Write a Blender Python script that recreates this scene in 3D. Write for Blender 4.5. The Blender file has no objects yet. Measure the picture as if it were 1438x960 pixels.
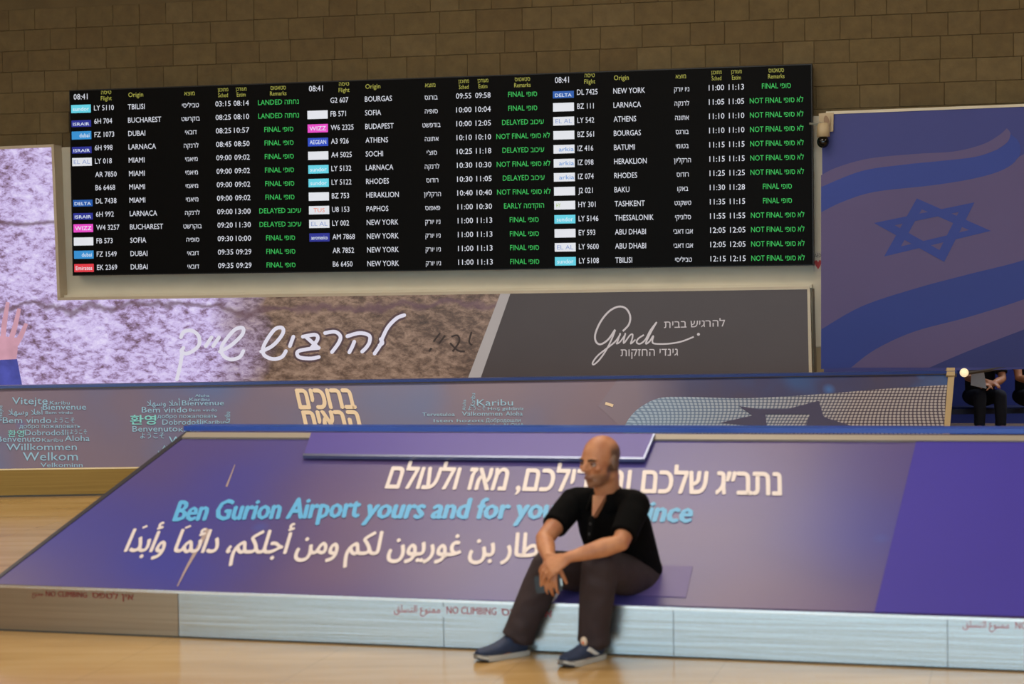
import bpy, bmesh, math, random, unicodedata
import numpy as np
from mathutils import Vector, Matrix
from mathutils.geometry import tessellate_polygon
random.seed(7)
SC = bpy.context.scene
COL = SC.collection
# ------------------------------------------------------------------ camera
F_PX, CAM_H, PITCH, ROLL = 2700.0, 1.75, math.atan(99/2700), -0.013
CAM = Vector((0, 0, CAM_H))
cd = bpy.data.cameras.new('camera'); cam = bpy.data.objects.new('camera', cd); COL.objects.link(cam)
cam.matrix_world = Matrix.Translation(CAM) @ Matrix.Rotation(math.pi/2-PITCH, 4, 'X') @ Matrix.Rotation(ROLL, 4, 'Z')
cd.sensor_width = 36; cd.lens = F_PX/1438*36; cd.clip_end = 200
cd.dof.use_dof = True; cd.dof.focus_distance = 17.5; cd.dof.aperture_fstop = 2.9
SC.camera = cam
SC.view_settings.view_transform = 'Standard'; SC.view_settings.look = 'None'
SC.view_settings.gamma = 1; SC.view_settings.use_curve_mapping = False
SC.view_settings.exposure = 0.0
# ------------------------------------------------------------------ daylight + lamps
W = bpy.data.worlds.new('world'); SC.world = W; W.use_nodes = True
bg = W.node_tree.nodes['Background']; bg.inputs[0].default_value = (.62, .85, 1, 1); bg.inputs[1].default_value = 4.0
def area(name, loc, sx, sy, power, color, rot=(0, 0, 0)):
    l = bpy.data.lights.new(name, 'AREA'); l.shape = 'RECTANGLE'; l.size = sx; l.size_y = sy
    l.energy = power; l.color = color
    o = bpy.data.objects.new(name, l); COL.objects.link(o); o.location = loc; o.rotation_euler = rot
    return o
WARM = (1, .86, .70)
for ly, pw in ((-6, 45), (-1, 50), (4, 60), (9, 84), (13.5, 105)):
    for lx in (-11, -6.5, -1.0, .8, 8):
        area('ceiling_lamp', (lx, ly, 6.9), 1.8, .5, pw, WARM)
# ------------------------------------------------------------------ helpers
MW = cam.matrix_world.to_3x3()
def ray(x, y): return MW @ Vector(((x-719)/F_PX, -(y-480)/F_PX, -1))
def at_y(x, y, Y):
    d = ray(x, y); return CAM + d*(Y/d.y)
def at_z(x, y, z):
    d = ray(x, y); return CAM + d*((z-CAM_H)/d.z)
class Plane:
    """a real flat surface; P() gives the point of it that the photograph shows at a pixel"""
    def __init__(s, p, n):
        s.p = Vector(p); s.n = Vector(n).normalized()
        if s.n.dot(CAM-s.p) < 0: s.n = -s.n
        s.u = Vector((0, 0, 1)).cross(s.n).normalized()
        s.v = s.n.cross(s.u).normalized()
    def P(s, x, y, off=0.0):
        d = ray(x, y); p0 = s.p + s.n*off
        return CAM + d*((p0-CAM).dot(s.n)/d.dot(s.n))
def lin(c):
    c = c/255
    return c/12.92 if c <= .04045 else ((c+.055)/1.055)**2.4
def rgb(c): return (lin(c[0]), lin(c[1]), lin(c[2]), 1)
MATS = {}
def mat(name, c, rough=.6, metal=0, emit=0, var=0, scale=3, bump=0, coat=0, bscale=40, stretch=(1, 1, 1)):
    if name in MATS: return MATS[name]
    m = bpy.data.materials.new(name); m.use_nodes = True; nt = m.node_tree; b = nt.nodes['Principled BSDF']
    b.inputs['Base Color'].default_value = rgb(c); b.inputs['Roughness'].default_value = rough
    b.inputs['Metallic'].default_value = metal
    if coat: b.inputs['Coat Weight'].default_value = coat; b.inputs['Coat Roughness'].default_value = .15
    if emit:
        b.inputs['Base Color'].default_value = (0.01, .01, .01, 1)
        b.inputs['Emission Color'].default_value = rgb(c); b.inputs['Emission Strength'].default_value = emit
    tc = nt.nodes.new('ShaderNodeTexCoord'); mp = nt.nodes.new('ShaderNodeMapping'); mp.inputs['Scale'].default_value = stretch
    nt.links.new(tc.outputs['Object'], mp.inputs[0])
    n = nt.nodes.new('ShaderNodeTexNoise'); n.inputs['Scale'].default_value = scale; n.inputs['Detail'].default_value = 4
    nt.links.new(mp.outputs[0], n.inputs['Vector'])
    r = nt.nodes.new('ShaderNodeValToRGB')
    v = max(var, .02)
    a, d = [max(0, k*(1-v)) for k in rgb(c)[:3]], [min(1, k*(1+v)) for k in rgb(c)[:3]]
    r.color_ramp.elements[0].position = .3; r.color_ramp.elements[1].position = .7
    r.color_ramp.elements[0].color = (*a, 1); r.color_ramp.elements[1].color = (*d, 1)
    nt.links.new(n.outputs[0], r.inputs[0])
    nt.links.new(r.outputs[0], b.inputs['Emission Color' if emit else 'Base Color'])
    if bump:
        n2 = nt.nodes.new('ShaderNodeTexNoise'); n2.inputs['Scale'].default_value = bscale
        nt.links.new(mp.outputs[0], n2.inputs['Vector'])
        bp = nt.nodes.new('ShaderNodeBump'); bp.inputs['Strength'].default_value = bump; bp.inputs['Distance'].default_value = .01
        nt.links.new(n2.outputs[0], bp.inputs['Height']); nt.links.new(bp.outputs[0], b.inputs['Normal'])
    MATS[name] = m
    return m
ORG = {}
def link_mesh(name, verts, faces, material, parent=None, origin=None, smooth=False):
    if parent is not None: origin = ORG[parent.name]
    if origin is None:
        a = np.array([tuple(v) for v in verts]); origin = Vector((a[:, 0].mean(), a[:, 1].mean(), a[:, 2].min()))
    origin = Vector(origin)
    me = bpy.data.meshes.new(name); me.from_pydata([tuple(Vector(v)-origin) for v in verts], [], faces)
    if material is not None: me.materials.append(material)
    o = bpy.data.objects.new(name, me); COL.objects.link(o)
    if parent is None: o.location = origin
    else: o.parent = parent
    ORG[o.name] = origin
    if smooth:
        for p in me.polygons: p.use_smooth = True
    return o
def empty(name, loc):
    o = bpy.data.objects.new(name, None); COL.objects.link(o); o.location = loc; o.empty_display_size = .2
    ORG[o.name] = Vector(loc); return o
def tag(o, label, cat, group=None):
    o['label'] = label; o['category'] = cat
    if group: o['group'] = group
    return o
def struct(o): o['kind'] = 'structure'; return o
def prism_vf(top, bot):
    n = len(top); v = list(top)+list(bot)
    f = [tuple(range(n)), tuple(reversed(range(n, 2*n)))]
    f += [((i+1) % n, i, i+n, (i+1) % n+n) for i in range(n)]
    return v, f
def slab(pl, px, off0, off1):
    """plate on a surface: outline as seen at its outer face, outer face at off1, back at off0"""
    t = [pl.P(x, y, off1) for x, y in px]
    b = [p - pl.n*(off1-off0) for p in t]
    return prism_vf(t, b)
def box_vf(c0, c1):
    x0, y0, z0 = c0; x1, y1, z1 = c1
    b = [Vector(p) for p in ((x0, y0, z0), (x1, y0, z0), (x1, y1, z0), (x0, y1, z0))]
    t = [Vector((p.x, p.y, z1)) for p in b]
    return prism_vf(t, b)
def merge(*vfs):
    V, F = [], []
    for v, f in vfs:
        k = len(V); V += list(v); F += [tuple(i+k for i in q) for q in f]
    return V, F
def poly_vf(pts, ref=None):
    """flat filled polygon (tessellated)"""
    return list(pts), [tuple(t) for t in tessellate_polygon([[Vector(p) for p in pts]])]
def rod_vf(a, b, r, n=10, r2=None):
    a = Vector(a); b = Vector(b); d = (b-a).normalized(); r2 = r if r2 is None else r2
    x = d.orthogonal().normalized(); y = d.cross(x)
    A = [a+(x*math.cos(t)+y*math.sin(t))*r for t in [2*math.pi*i/n for i in range(n)]]
    B = [b+(x*math.cos(t)+y*math.sin(t))*r2 for t in [2*math.pi*i/n for i in range(n)]]
    return prism_vf(B, A)
def ell_vf(c, ax, nu=16, nv=10):
    """ellipsoid, ax = three axis vectors"""
    c = Vector(c); X, Y, Z = [Vector(a) for a in ax]; V = [c+Z]
    for j in range(1, nv):
        t = math.pi*j/nv
        for i in range(nu):
            p = 2*math.pi*i/nu; V.append(c+Z*math.cos(t)+(X*math.cos(p)+Y*math.sin(p))*math.sin(t))
    V.append(c-Z); F = []
    for i in range(nu): F.append((0, 1+i, 1+(i+1) % nu))
    for j in range(nv-2):
        for i in range(nu):
            a = 1+j*nu+i; b = 1+j*nu+(i+1) % nu; F.append((a, a+nu, b+nu, b))
    L = len(V)-1
    for i in range(nu): F.append((L, L-nu+(i+1) % nu, L-nu+i))
    return V, F
def loft_vf(rings, n=20):
    """rings: (centre, axis a, axis b); ends rounded off with a cap vertex"""
    V = []
    for c, a, b in rings:
        c, a, b = Vector(c), Vector(a), Vector(b)
        V += [c+a*math.cos(2*math.pi*i/n)+b*math.sin(2*math.pi*i/n) for i in range(n)]
    F = []
    for j in range(len(rings)-1):
        for i in range(n):
            p = j*n+i; q = j*n+(i+1) % n; F.append((p, q, q+n, p+n))
    F.append(tuple(reversed(range(n)))); k = (len(rings)-1)*n; F.append(tuple(range(k, k+n)))
    return V, F
def limb(pts, up=(0, 0, 1), n=16, caps=True):
    """tapering limb through (point, radius[, flatness]) joints, with round ends"""
    P = [Vector(p[0]) for p in pts]; R = [p[1] for p in pts]; K = [p[2] if len(p) > 2 else 1 for p in pts]
    rings = []
    for i, p in enumerate(P):
        d = (P[min(i+1, len(P)-1)]-P[max(i-1, 0)]).normalized()
        a = d.cross(Vector(up)); a = a.normalized() if a.length > 1e-3 else d.orthogonal().normalized()
        b = a.cross(d).normalized()
        if i == 0 and caps:
            for t in (75, 50, 25):
                s, c = math.sin(math.radians(t)), math.cos(math.radians(t)); rings.append((p-d*R[0]*s, a*R[0]*c, b*R[0]*K[0]*c))
        rings.append((p, a*R[i], b*R[i]*K[i]))
        if i == len(P)-1 and caps:
            for t in (25, 50, 75):
                s, c = math.sin(math.radians(t)), math.cos(math.radians(t)); rings.append((p+d*R[-1]*s, a*R[-1]*c, b*R[-1]*K[-1]*c))
    return loft_vf(rings, n)
def remesh(name, vf, voxel, material, parent=None, origin=None, smooth=4, post=None):
    me = bpy.data.meshes.new('tmp'); me.from_pydata([tuple(v) for v in vf[0]], [], vf[1])
    bm = bmesh.new(); bm.from_mesh(me); bmesh.ops.triangulate(bm, faces=bm.faces[:])
    # make every closed shell point outward
    bmesh.ops.recalc_face_normals(bm, faces=bm.faces[:]); bm.to_mesh(me); bm.free()
    o = bpy.data.objects.new('tmp', me); COL.objects.link(o)
    r = o.modifiers.new('r', 'REMESH'); r.mode = 'VOXEL'; r.voxel_size = voxel
    if smooth:
        s = o.modifiers.new('s', 'SMOOTH'); s.factor = .5; s.iterations = smooth
    dg = bpy.context.evaluated_depsgraph_get(); m2 = bpy.data.meshes.new_from_object(o.evaluated_get(dg))
    bpy.data.objects.remove(o)
    n = len(m2.vertices); co = np.empty(n*3); m2.vertices.foreach_get('co', co); co = co.reshape(-1, 3)
    if post is not None: co = post(co)
    faces = [tuple(p.vertices) for p in m2.polygons]
    bpy.data.meshes.remove(m2)
    return link_mesh(name, [Vector(c) for c in co], faces, material, parent, origin, True)
# ---- lettering
FORMS = {}
for cp in range(0xFE80, 0xFEFD):
    d = unicodedata.decomposition(chr(cp)).split()
    if len(d) >= 2: FORMS[(''.join(chr(int(x, 16)) for x in d[1:]), d[0])] = chr(cp)
def arabic(s):
    s = s.replace('\u0644\u0623', '\u0001').replace('\u0644\u0627', '\u0002')
    base = {'\u0001': '\u0644\u0623', '\u0002': '\u0644\u0627'}
    def dual(c): return (base.get(c, c), '<initial>') in FORMS
    def joins(c): return (base.get(c, c), '<final>') in FORMS
    out = []; marks = '\u064b'
    L = [c for c in s if c not in marks]
    for i, c in enumerate(L):
        k = base.get(c, c)
        pv = i > 0 and dual(L[i-1]); nx = i+1 < len(L) and joins(L[i+1]) and dual(c)
        f = '<medial>' if pv and nx else '<final>' if pv else '<initial>' if nx else '<isolated>'
        out.append(FORMS.get((k, f)) or FORMS.get((k, '<isolated>')) or k)
    return ''.join(reversed(out))
def heb(s): return ' '.join(reversed([w if w.isascii() and w.isalnum() else w[::-1] for w in s.split(' ')]))
TXT = {}
def text_mesh(s, bold=0):
    """outlines of the lettering, every contour filled on its own (holes cut by winding)"""
    if s in TXT: return TXT[s]
    c = bpy.data.curves.new('t', 'FONT'); c.body = s; c.resolution_u = 2; c.fill_mode = 'NONE'
    o = bpy.data.objects.new('t', c); COL.objects.link(o); m = o.to_mesh()
    co = [(v.co.x, v.co.y) for v in m.vertices]; nb = {}
    for e in m.edges:
        p, q = e.vertices; nb.setdefault(p, []).append(q); nb.setdefault(q, []).append(p)
    E1 = {}
    for e in m.edges: E1.setdefault(e.vertices[0], e.vertices[1])
    o.to_mesh_clear(); bpy.data.objects.remove(o)
    seen, loops = set(), []
    for st in range(len(co)):
        if st in seen or st not in nb: continue
        lp = [st]; seen.add(st); cur = E1.get(st, nb[st][0])
        while cur not in seen:
            lp.append(cur); seen.add(cur); nx = [k for k in nb[cur] if k not in seen]
            if not nx: break
            cur = nx[0]
        pts = [co[k] for k in lp]; q = [pts[0]]
        for p in pts[1:]:
            if math.hypot(p[0]-q[-1][0], p[1]-q[-1][1]) > 1e-4: q.append(p)
        if len(q) > 2 and math.hypot(q[0][0]-q[-1][0], q[0][1]-q[-1][1]) < 1e-4: q.pop()
        if len(q) > 2: loops.append(q)
    ar = lambda q: sum(q[i-1][0]*q[i][1]-q[i][0]*q[i-1][1] for i in range(len(q)))/2
    def inside(p, q):
        r = False
        for i in range(len(q)):
            (x1, y1), (x2, y2) = q[i-1], q[i]
            if (y1 > p[1]) != (y2 > p[1]) and p[0] < (x2-x1)*(p[1]-y1)/(y2-y1)+x1: r = not r
        return r
    A = [ar(q) for q in loops]
    V, Fc = [], []
    if loops:
        hole_of = {}
        for j, h in enumerate(loops):
            for i, q in enumerate(loops):
                if A[i]*A[j] < 0 and abs(A[j]) < abs(A[i]) and inside(h[0], q) and inside(h[len(h)//2], q): hole_of[j] = i; break
        for i, q in enumerate(loops):
            if i in hole_of: continue
            hs = [loops[j] for j in hole_of if hole_of[j] == i]
            allp = q+[p for h in hs for p in h]; k = len(V); V += allp
            tess = tessellate_polygon([[Vector((p[0], p[1], 0)) for p in L_] for L_ in [q]+hs])
            for t in tess:
                (x1, y1), (x2, y2), (x3, y3) = (allp[j] for j in t)
                w = (x2-x1)*(y3-y1)-(x3-x1)*(y2-y1)
                Fc.append(tuple(j+k for j in (t if w > 0 else reversed(t))))
    TXT[s] = (V, Fc)
    return TXT[s]
CAPH = .70
def place_text(s, P, x0, y0, x1, y1, tx, ty, bold=0, cap=None, width=None, align='l'):
    """text mesh laid on a surface. baseline from pixel (x0,y0) to (x1,y1); (tx,ty) = offset of the cap line.
    width=None: natural width scaled in px by 'k' = |t|/cap ; align anchors"""
    V, Fc = text_mesh(s, 0)
    xs = [v[0] for v in V]; a, b = min(xs), max(xs); cap = cap or CAPH
    O = P(x0, y0); X = P(x1, y1)-O; Yv = P(x0+tx, y0+ty)-O
    if not bold: return [O + X*((x-a)/(b-a)) + Yv*(y/cap) for x, y in V], Fc
    nrm = X.cross(Yv).normalized(); nrm = nrm if nrm.dot(CAM-O) > 0 else -nrm
    out, FF = [], []
    for k, (dx, dy) in enumerate(((-1, 0), (0, 0), (1, 0), (0, .5), (0, -.5))):
        q = len(out); out += [O + X*((x+dx*bold-a)/(b-a)) + Yv*((y+dy*bold)/cap) + nrm*(.0002*k) for x, y in V]
        FF += [tuple(i+q for i in f_) for f_ in Fc]
    return out, FF
def ribbon(P, pts, w, closed=False, sub=6, taper=False):
    """pen stroke: Catmull-Rom through pixel points, laid flat on a surface"""
    Q = []
    n = len(pts)
    ws = w if isinstance(w, (list, tuple)) else [w]*n
    for i in range(n-1):
        p0, p1, p2, p3 = pts[max(i-1, 0)], pts[i], pts[i+1], pts[min(i+2, n-1)]
        for k in range(sub):
            t = k/sub
            q = [.5*((2*p1[j])+(-p0[j]+p2[j])*t+(2*p0[j]-5*p1[j]+4*p2[j]-p3[j])*t*t+(-p0[j]+3*p1[j]-3*p2[j]+p3[j])*t**3) for j in (0, 1)]
            Q.append((q[0], q[1], ws[i]*(1-t)+ws[i+1]*t))
    Q.append((*pts[-1], ws[-1]))
    V, Fc = [], []
    for i, (x, y, ww) in enumerate(Q):
        a = Q[max(i-1, 0)]; b = Q[min(i+1, len(Q)-1)]; dx, dy = b[0]-a[0], b[1]-a[1]; L = math.hypot(dx, dy) or 1
        nx, ny = -dy/L*ww/2, dx/L*ww/2
        V += [P(x+nx, y+ny), P(x-nx, y-ny)]
        if i: k = 2*i; Fc.append((k-2, k-1, k+1, k))
    return V, Fc
def disc(P, x, y, r, n=10):
    return [P(x+r*math.cos(2*math.pi*i/n), y+r*math.sin(2*math.pi*i/n)) for i in range(n)], [tuple(range(n))]
# node helper for custom materials
def nodes(name, rough=.5):
    m = bpy.data.materials.new(name); m.use_nodes = True; nt = m.node_tree
    return m, nt, nt.nodes['Principled BSDF']
def N(nt, typ, **kw):
    n = nt.nodes.new(typ)
    for k, v in kw.items():
        if k in n.inputs: n.inputs[k].default_value = v
        else: setattr(n, k, v)
    return n
def ramp(nt, stops):
    r = nt.nodes.new('ShaderNodeValToRGB'); e = r.color_ramp.elements
    e[0].position, e[0].color = stops[0][0], stops[0][1]; e[1].position, e[1].color = stops[-1][0], stops[-1][1]
    for p, c in stops[1:-1]: k = e.new(p); k.color = c
    return r
def g(v): return (v, v, v, 1)
def mixc(nt, fac, a, b, mode='MIX'):
    m = nt.nodes.new('ShaderNodeMix'); m.data_type = 'RGBA'; m.blend_type = mode
    for sock, val in ((0, fac), (6, a), (7, b)):
        if hasattr(val, 'is_linked') or hasattr(val, 'node'): nt.links.new(val, m.inputs[sock])
        else: m.inputs[sock].default_value = val
    return m.outputs[2]
def set_uv(o, fn):
    me = o.data; uv = me.uv_layers.new(name='surface'); org = ORG[o.name]
    for l in me.loops: uv.data[l.index].uv = fn(me.vertices[l.vertex_index].co+org)
# ------------------------------------------------------------------ main surfaces of the place
A0, A1 = at_z(0, 885, 0), at_z(1438, 943, 0)
U1 = (A1-A0).normalized(); N1 = Vector((U1.y, -U1.x, 0))          # the front stand runs along U1
FRONT1 = Plane(A0, N1)
T0, T1 = FRONT1.P(0, 822), FRONT1.P(1438, 865)
RM = at_z(850, 604, .90)
S1 = Plane(T0, (T1-T0).cross(RM-T0))
U2 = Vector((7.9, .36, 0)).normalized(); N2 = Vector((U2.y, -U2.x, 0))
B0 = at_z(0, 698, 0); FRONT2 = Plane(B0, N2)
G0, G1 = at_z(0, 545, .85), at_z(1338, 524, .85)
S2 = Plane(FRONT2.P(0, 660), (FRONT2.P(195, 655)-FRONT2.P(0, 660)).cross(G0-FRONT2.P(0, 660)))
S2 = Plane(G0, (G1-G0).cross(FRONT2.P(0, 660)-G0))
YW = math.radians(-13); UW = Vector((math.cos(YW), math.sin(YW), 0)); NW = Vector((UW.y, -UW.x, 0))
WC = Vector((0, 19.5, 0)); WALL = Plane(WC, NW)
def wp(s, off, z): return WC+UW*s+NW*off+Vector((0, 0, z))
def ws(p): return (p-WC).dot(UW)
def wbox(s0, s1, o0, o1, z0, z1):
    return prism_vf([wp(s0, o0, z1), wp(s0, o1, z1), wp(s1, o1, z1), wp(s1, o0, z1)],
                    [wp(s0, o0, z0), wp(s0, o1, z0), wp(s1, o1, z0), wp(s1, o0, z0)])
# ------------------------------------------------------------------ room shell
m, nt, b = nodes('polished_floor')
tc = N(nt, 'ShaderNodeTexCoord'); mp = N(nt, 'ShaderNodeMapping'); mp.inputs['Rotation'].default_value = (0, 0, .26); mp.inputs['Scale'].default_value = (.35, 2.2, 1)
nt.links.new(tc.outputs['Object'], mp.inputs[0])
n1 = N(nt, 'ShaderNodeTexNoise', Scale=3.0, Detail=5.0); nt.links.new(mp.outputs[0], n1.inputs['Vector'])
r1 = ramp(nt, [(.3, rgb((176, 143, 92))), (.55, rgb((196, 163, 110))), (.75, rgb((206, 176, 128)))])
nt.links.new(n1.outputs[0], r1.inputs[0])
br = N(nt, 'ShaderNodeTexBrick', Scale=1.0); br.inputs['Brick Width'].default_value = .9; br.inputs['Row Height'].default_value = .9; br.inputs['Mortar Size'].default_value = .003; br.offset = 0
mp2 = N(nt, 'ShaderNodeMapping'); mp2.inputs['Rotation'].default_value = (0, 0, .26); nt.links.new(tc.outputs['Object'], mp2.inputs[0]); nt.links.new(mp2.outputs[0], br.inputs[0])
br.inputs[1].default_value = g(1); br.inputs[2].default_value = g(.95); br.inputs[3].default_value = g(.8)
nt.links.new(mixc(nt, 1.0, r1.outputs[0], br.outputs[0], 'MULTIPLY'), b.inputs['Base Color'])
b.inputs['Roughness'].default_value = .16; b.inputs['IOR'].default_value = 1.5
M_floor = m
struct(link_mesh('floor', *box_vf((-24, -14, -.1), (16, 27, 0)), M_floor, origin=(0, 5, -.1)))
M_plaster = mat('warm_plaster', (196, 184, 162), .8, var=.04)
struct(link_mesh('ceiling', *box_vf((-24, -14, 7), (16, 27, 7.1)), M_plaster, origin=(0, 5, 7)))
struct(link_mesh('wall_left', *box_vf((-24.2, -14, 0), (-24, 27, 7)), mat('brown_stone_side', (120, 92, 58), .8, var=.15), origin=(-24.1, 5, 0)))
struct(link_mesh('wall_right', *box_vf((16, -14, 0), (16.2, 25, 7)), MATS['brown_stone_side'], origin=(16.1, 5, 0)))
# wall behind the photographer: a glazed entrance front to the right of its left third
struct(link_mesh('wall_front', *merge(box_vf((-24, -14.2, 0), (-20.5, -14, 7)), box_vf((12, -14.2, 0), (16, -14, 7)),
       box_vf((-20.5, -14.2, 5.2), (12, -14, 7))), MATS['brown_stone_side'], origin=(0, -14.1, 0)))
fr = struct(link_mesh('window_1', *merge(*[box_vf((x-.05, -14.15, 0), (x+.05, -14.02, 5.2)) for x in np.linspace(-20.45, 11.95, 13)],
       box_vf((-20.5, -14.15, 2.4), (12, -14.02, 2.5))), mat('window_metal', (90, 92, 95), .4, metal=1), origin=(1.2, -14.1, 0)))
# back wall: stone cladding above and left, a recess in dark blue on the right
sR0 = ws(WALL.P(1165, 400)); 
m, nt, b = nodes('jerusalem_stone')
oi = N(nt, 'ShaderNodeObjectInfo'); tc = N(nt, 'ShaderNodeTexCoord')
rr = ramp(nt, [(0, rgb((100, 82, 50))), (.35, rgb((108, 91, 57))), (.7, rgb((104, 87, 54))), (1, rgb((112, 95, 62)))]); nt.links.new(oi.outputs['Random'], rr.inputs[0])
n1 = N(nt, 'ShaderNodeTexNoise', Scale=9.0, Detail=6.0); ad = N(nt, 'ShaderNodeVectorMath'); ad.operation = 'ADD'
cx = N(nt, 'ShaderNodeCombineXYZ'); nt.links.new(oi.outputs['Random'], cx.inputs[0])
sc_ = N(nt, 'ShaderNodeVectorMath'); sc_.operation = 'SCALE'; sc_.inputs['Scale'].default_value = 40; nt.links.new(cx.outputs[0], sc_.inputs[0])
nt.links.new(tc.outputs['Object'], ad.inputs[0]); nt.links.new(sc_.outputs[0], ad.inputs[1]); nt.links.new(ad.outputs[0], n1.inputs['Vector'])
r2 = ramp(nt, [(.3, g(.82)), (.7, g(1.1))]); nt.links.new(n1.outputs[0], r2.inputs[0])
nt.links.new(mixc(nt, 1.0, rr.outputs[0], r2.outputs[0], 'MULTIPLY'), b.inputs['Base Color']); b.inputs['Roughness'].default_value = .85
n2 = N(nt, 'ShaderNodeTexNoise', Scale=45.0, Detail=4.0); nt.links.new(ad.outputs[0], n2.inputs['Vector'])
bp = N(nt, 'ShaderNodeBump', Strength=.5, Distance=.01); nt.links.new(n2.outputs[0], bp.inputs['Height']); nt.links.new(bp.outputs[0], b.inputs['Normal'])
M_stone = m
wall = struct(link_mesh('wall_back', *merge(wbox(-25, sR0, -.4, 0, 0, 7), wbox(sR0, 15, -.4, 0, 2.3, 7)), mat('stone_mortar', (100, 84, 54), .9, var=.15), origin=wp(0, 0, 0)))
struct(link_mesh('wall_recess', *merge(wbox(sR0-.3, 15, -3.0, -2.9, 0, 2.4), wbox(sR0-.3, sR0, -2.9, -.4, 0, 2.4), wbox(sR0-.3, 15, -2.9, -.4, 2.3, 2.4)),
       mat('navy_paint', (30, 44, 120), .5, var=.05), origin=wp(5, -2, 0)))
# stone blocks, one object each
WIDTHS = [.30, .34, .38, .42, .48]
H_C, JT = .222, .0035
BLK = []
for w in WIDTHS:
    me = bpy.data.meshes.new('stone_block'); hw, hh, t, c = w/2-JT/2, H_C/2-JT/2, .012, .004
    V = []
    for y, k in ((0, 0), (t-c, 0), (t, c)):
        V += [(-hw+k, -y, -hh+k), (hw-k, -y, -hh+k), (hw-k, -y, hh-k), (-hw+k, -y, hh-k)]
    Fc = [(8, 9, 10, 11)]
    for j in (0, 4):
        for i in range(4): Fc.append((j+i, j+(i+1) % 4, j+4+(i+1) % 4, j+4+i))
    me.from_pydata(V, [], Fc); me.materials.append(M_stone); BLK.append((w, me))
ANG = math.atan2(UW.y, UW.x)
def course(zc, s0, s1, rnd):
    s = s0-rnd.random()*.4
    while s < s1:
        w, me = rnd.choice(BLK)
        o = bpy.data.objects.new('stone_block', me); COL.objects.link(o); o.parent = wall
        o.location = UW*(s+w/2)+NW*(rnd.random()*.003)+Vector((0, 0, zc)); o.rotation_euler = (0, 0, ANG)
        s += w
rnd = random.Random(3)
s_l, s_r = ws(WALL.P(-110, 100)), ws(WALL.P(1530, 100))
z_b = WALL.P(1300, 170).z
zb2 = WALL.P(40, 215).z
k = 0; z = zb2 - .02
while z < WALL.P(1438, -15).z+.1:
    zc = z+H_C/2
    if zc < WALL.P(600, 150).z:      # the big board covers the middle of these courses
        course(zc, s_l, ws(WALL.P(125, 200)), rnd)
        if zc > WALL.P(1300, 185).z: course(zc, ws(WALL.P(1120, 200)), s_r, rnd)
    else: course(zc, s_l, s_r, rnd)
    z += H_C; k += 1
# ------------------------------------------------------------------ cladding behind the board
M_beige = mat('beige_cladding', (222, 214, 192), .55, var=.04)
M_alu = mat('beige_aluminium', (206, 192, 168), .45, metal=.2, var=.05)
cl = empty('wall_cladding', WALL.P(620, 520)*1.0)
tag(cl, 'beige painted cladding panels behind and below the flight board', 'cladding')
V = slab(WALL, [(84, 207), (1156, 163), (1157, 540), (84, 548)], 0, .06)
link_mesh('panel', *V, M_beige, cl)
link_mesh('edge_strip', *slab(WALL, [(1141, 163), (1155, 163), (1157, 372), (1143, 372)], .06, .085), M_beige, cl)
link_mesh('edge_strip', *slab(WALL, [(1143, 373), (1157, 373), (1157, 486), (1144, 487)], .06, .09), M_beige, cl)
link_mesh('edge_strip', *slab(WALL, [(1143, 488), (1157, 487), (1158, 540), (1144, 540)], .06, .085), mat('tan_cladding', (168, 152, 120), .6), cl)
link_mesh('ledge', *slab(WALL, [(86, 414), (1140, 399), (1140, 404), (86, 419)], .06, .14), M_beige, cl)
# ------------------------------------------------------------------ flight board
BO = .24
BTL, BTR, BBR, BBL = (98, 128), (1138.5, 91), (1141, 371), (103, 385.5)
board = empty('flight_board', WALL.P(620, 380, .1)); tag(board, 'wide black electronic arrivals board with rows of flights', 'display board')
link_mesh('casing', *slab(WALL, [(97, 126.5), (1140, 89.5), (1142.5, 372.5), (102, 387)], .06, BO-.01), mat('black_casing', (14, 13, 12), .5), board)
link_mesh('screen', *slab(WALL, [BTL, BTR, BBR, BBL], BO-.02, BO), mat('dark_screen', (9, 8, 7), .45, emit=.45), board)
MATS['dark_screen'].node_tree.nodes['Principled BSDF'].inputs['Specular IOR Level'].default_value = .04
MATS['dark_screen'].node_tree.nodes['Principled BSDF'].inputs['Base Color'].default_value = g(.003)
MATS['dark_screen'].node_tree.nodes['Principled BSDF'].inputs['Emission Color'].default_value = rgb((20, 17, 13))
def BP(a, bb, off=BO+.004):
    x = (BTL[0]*(1-a)+BTR[0]*a)*(1-bb)+(BBL[0]*(1-a)+BBR[0]*a)*bb
    y = (BTL[1]*(1-a)+BTR[1]*a)*(1-bb)+(BBL[1]*(1-a)+BBR[1]*a)*bb
    return WALL.P(x, y, off)
def bt(s, xr, bb, cap=.0285, al='l', k=.80, bold=.0, width=None):
    """text on the board: xr = reference x along the top edge, bb = baseline as share of the height"""
    V, Fc = text_mesh(s, 0); xs = [v[0] for v in V]; a0, a1 = min(xs), max(xs)
    pxcap = cap*262; em = pxcap/CAPH; wpx = (a1-a0)*em*k
    if width: wpx = width
    x0 = xr if al == 'l' else xr-wpx/2 if al == 'c' else xr-wpx
    A = lambda x: (x-98)/1040.5
    out = []
    for x, y in V:
        out.append(BP(A(x0+(x-a0)/(a1-a0)*wpx), bb-y/CAPH*cap))
    return out, Fc
E_w = mat('led_white', (214, 216, 226), emit=1.0); E_g = mat('led_green', (46, 184, 84), emit=1.0); E_y = mat('led_yellow', (170, 168, 72), emit=.9)
def led(c): return mat('led_%02x%02x%02x' % c, c, emit=1.0)
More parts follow.
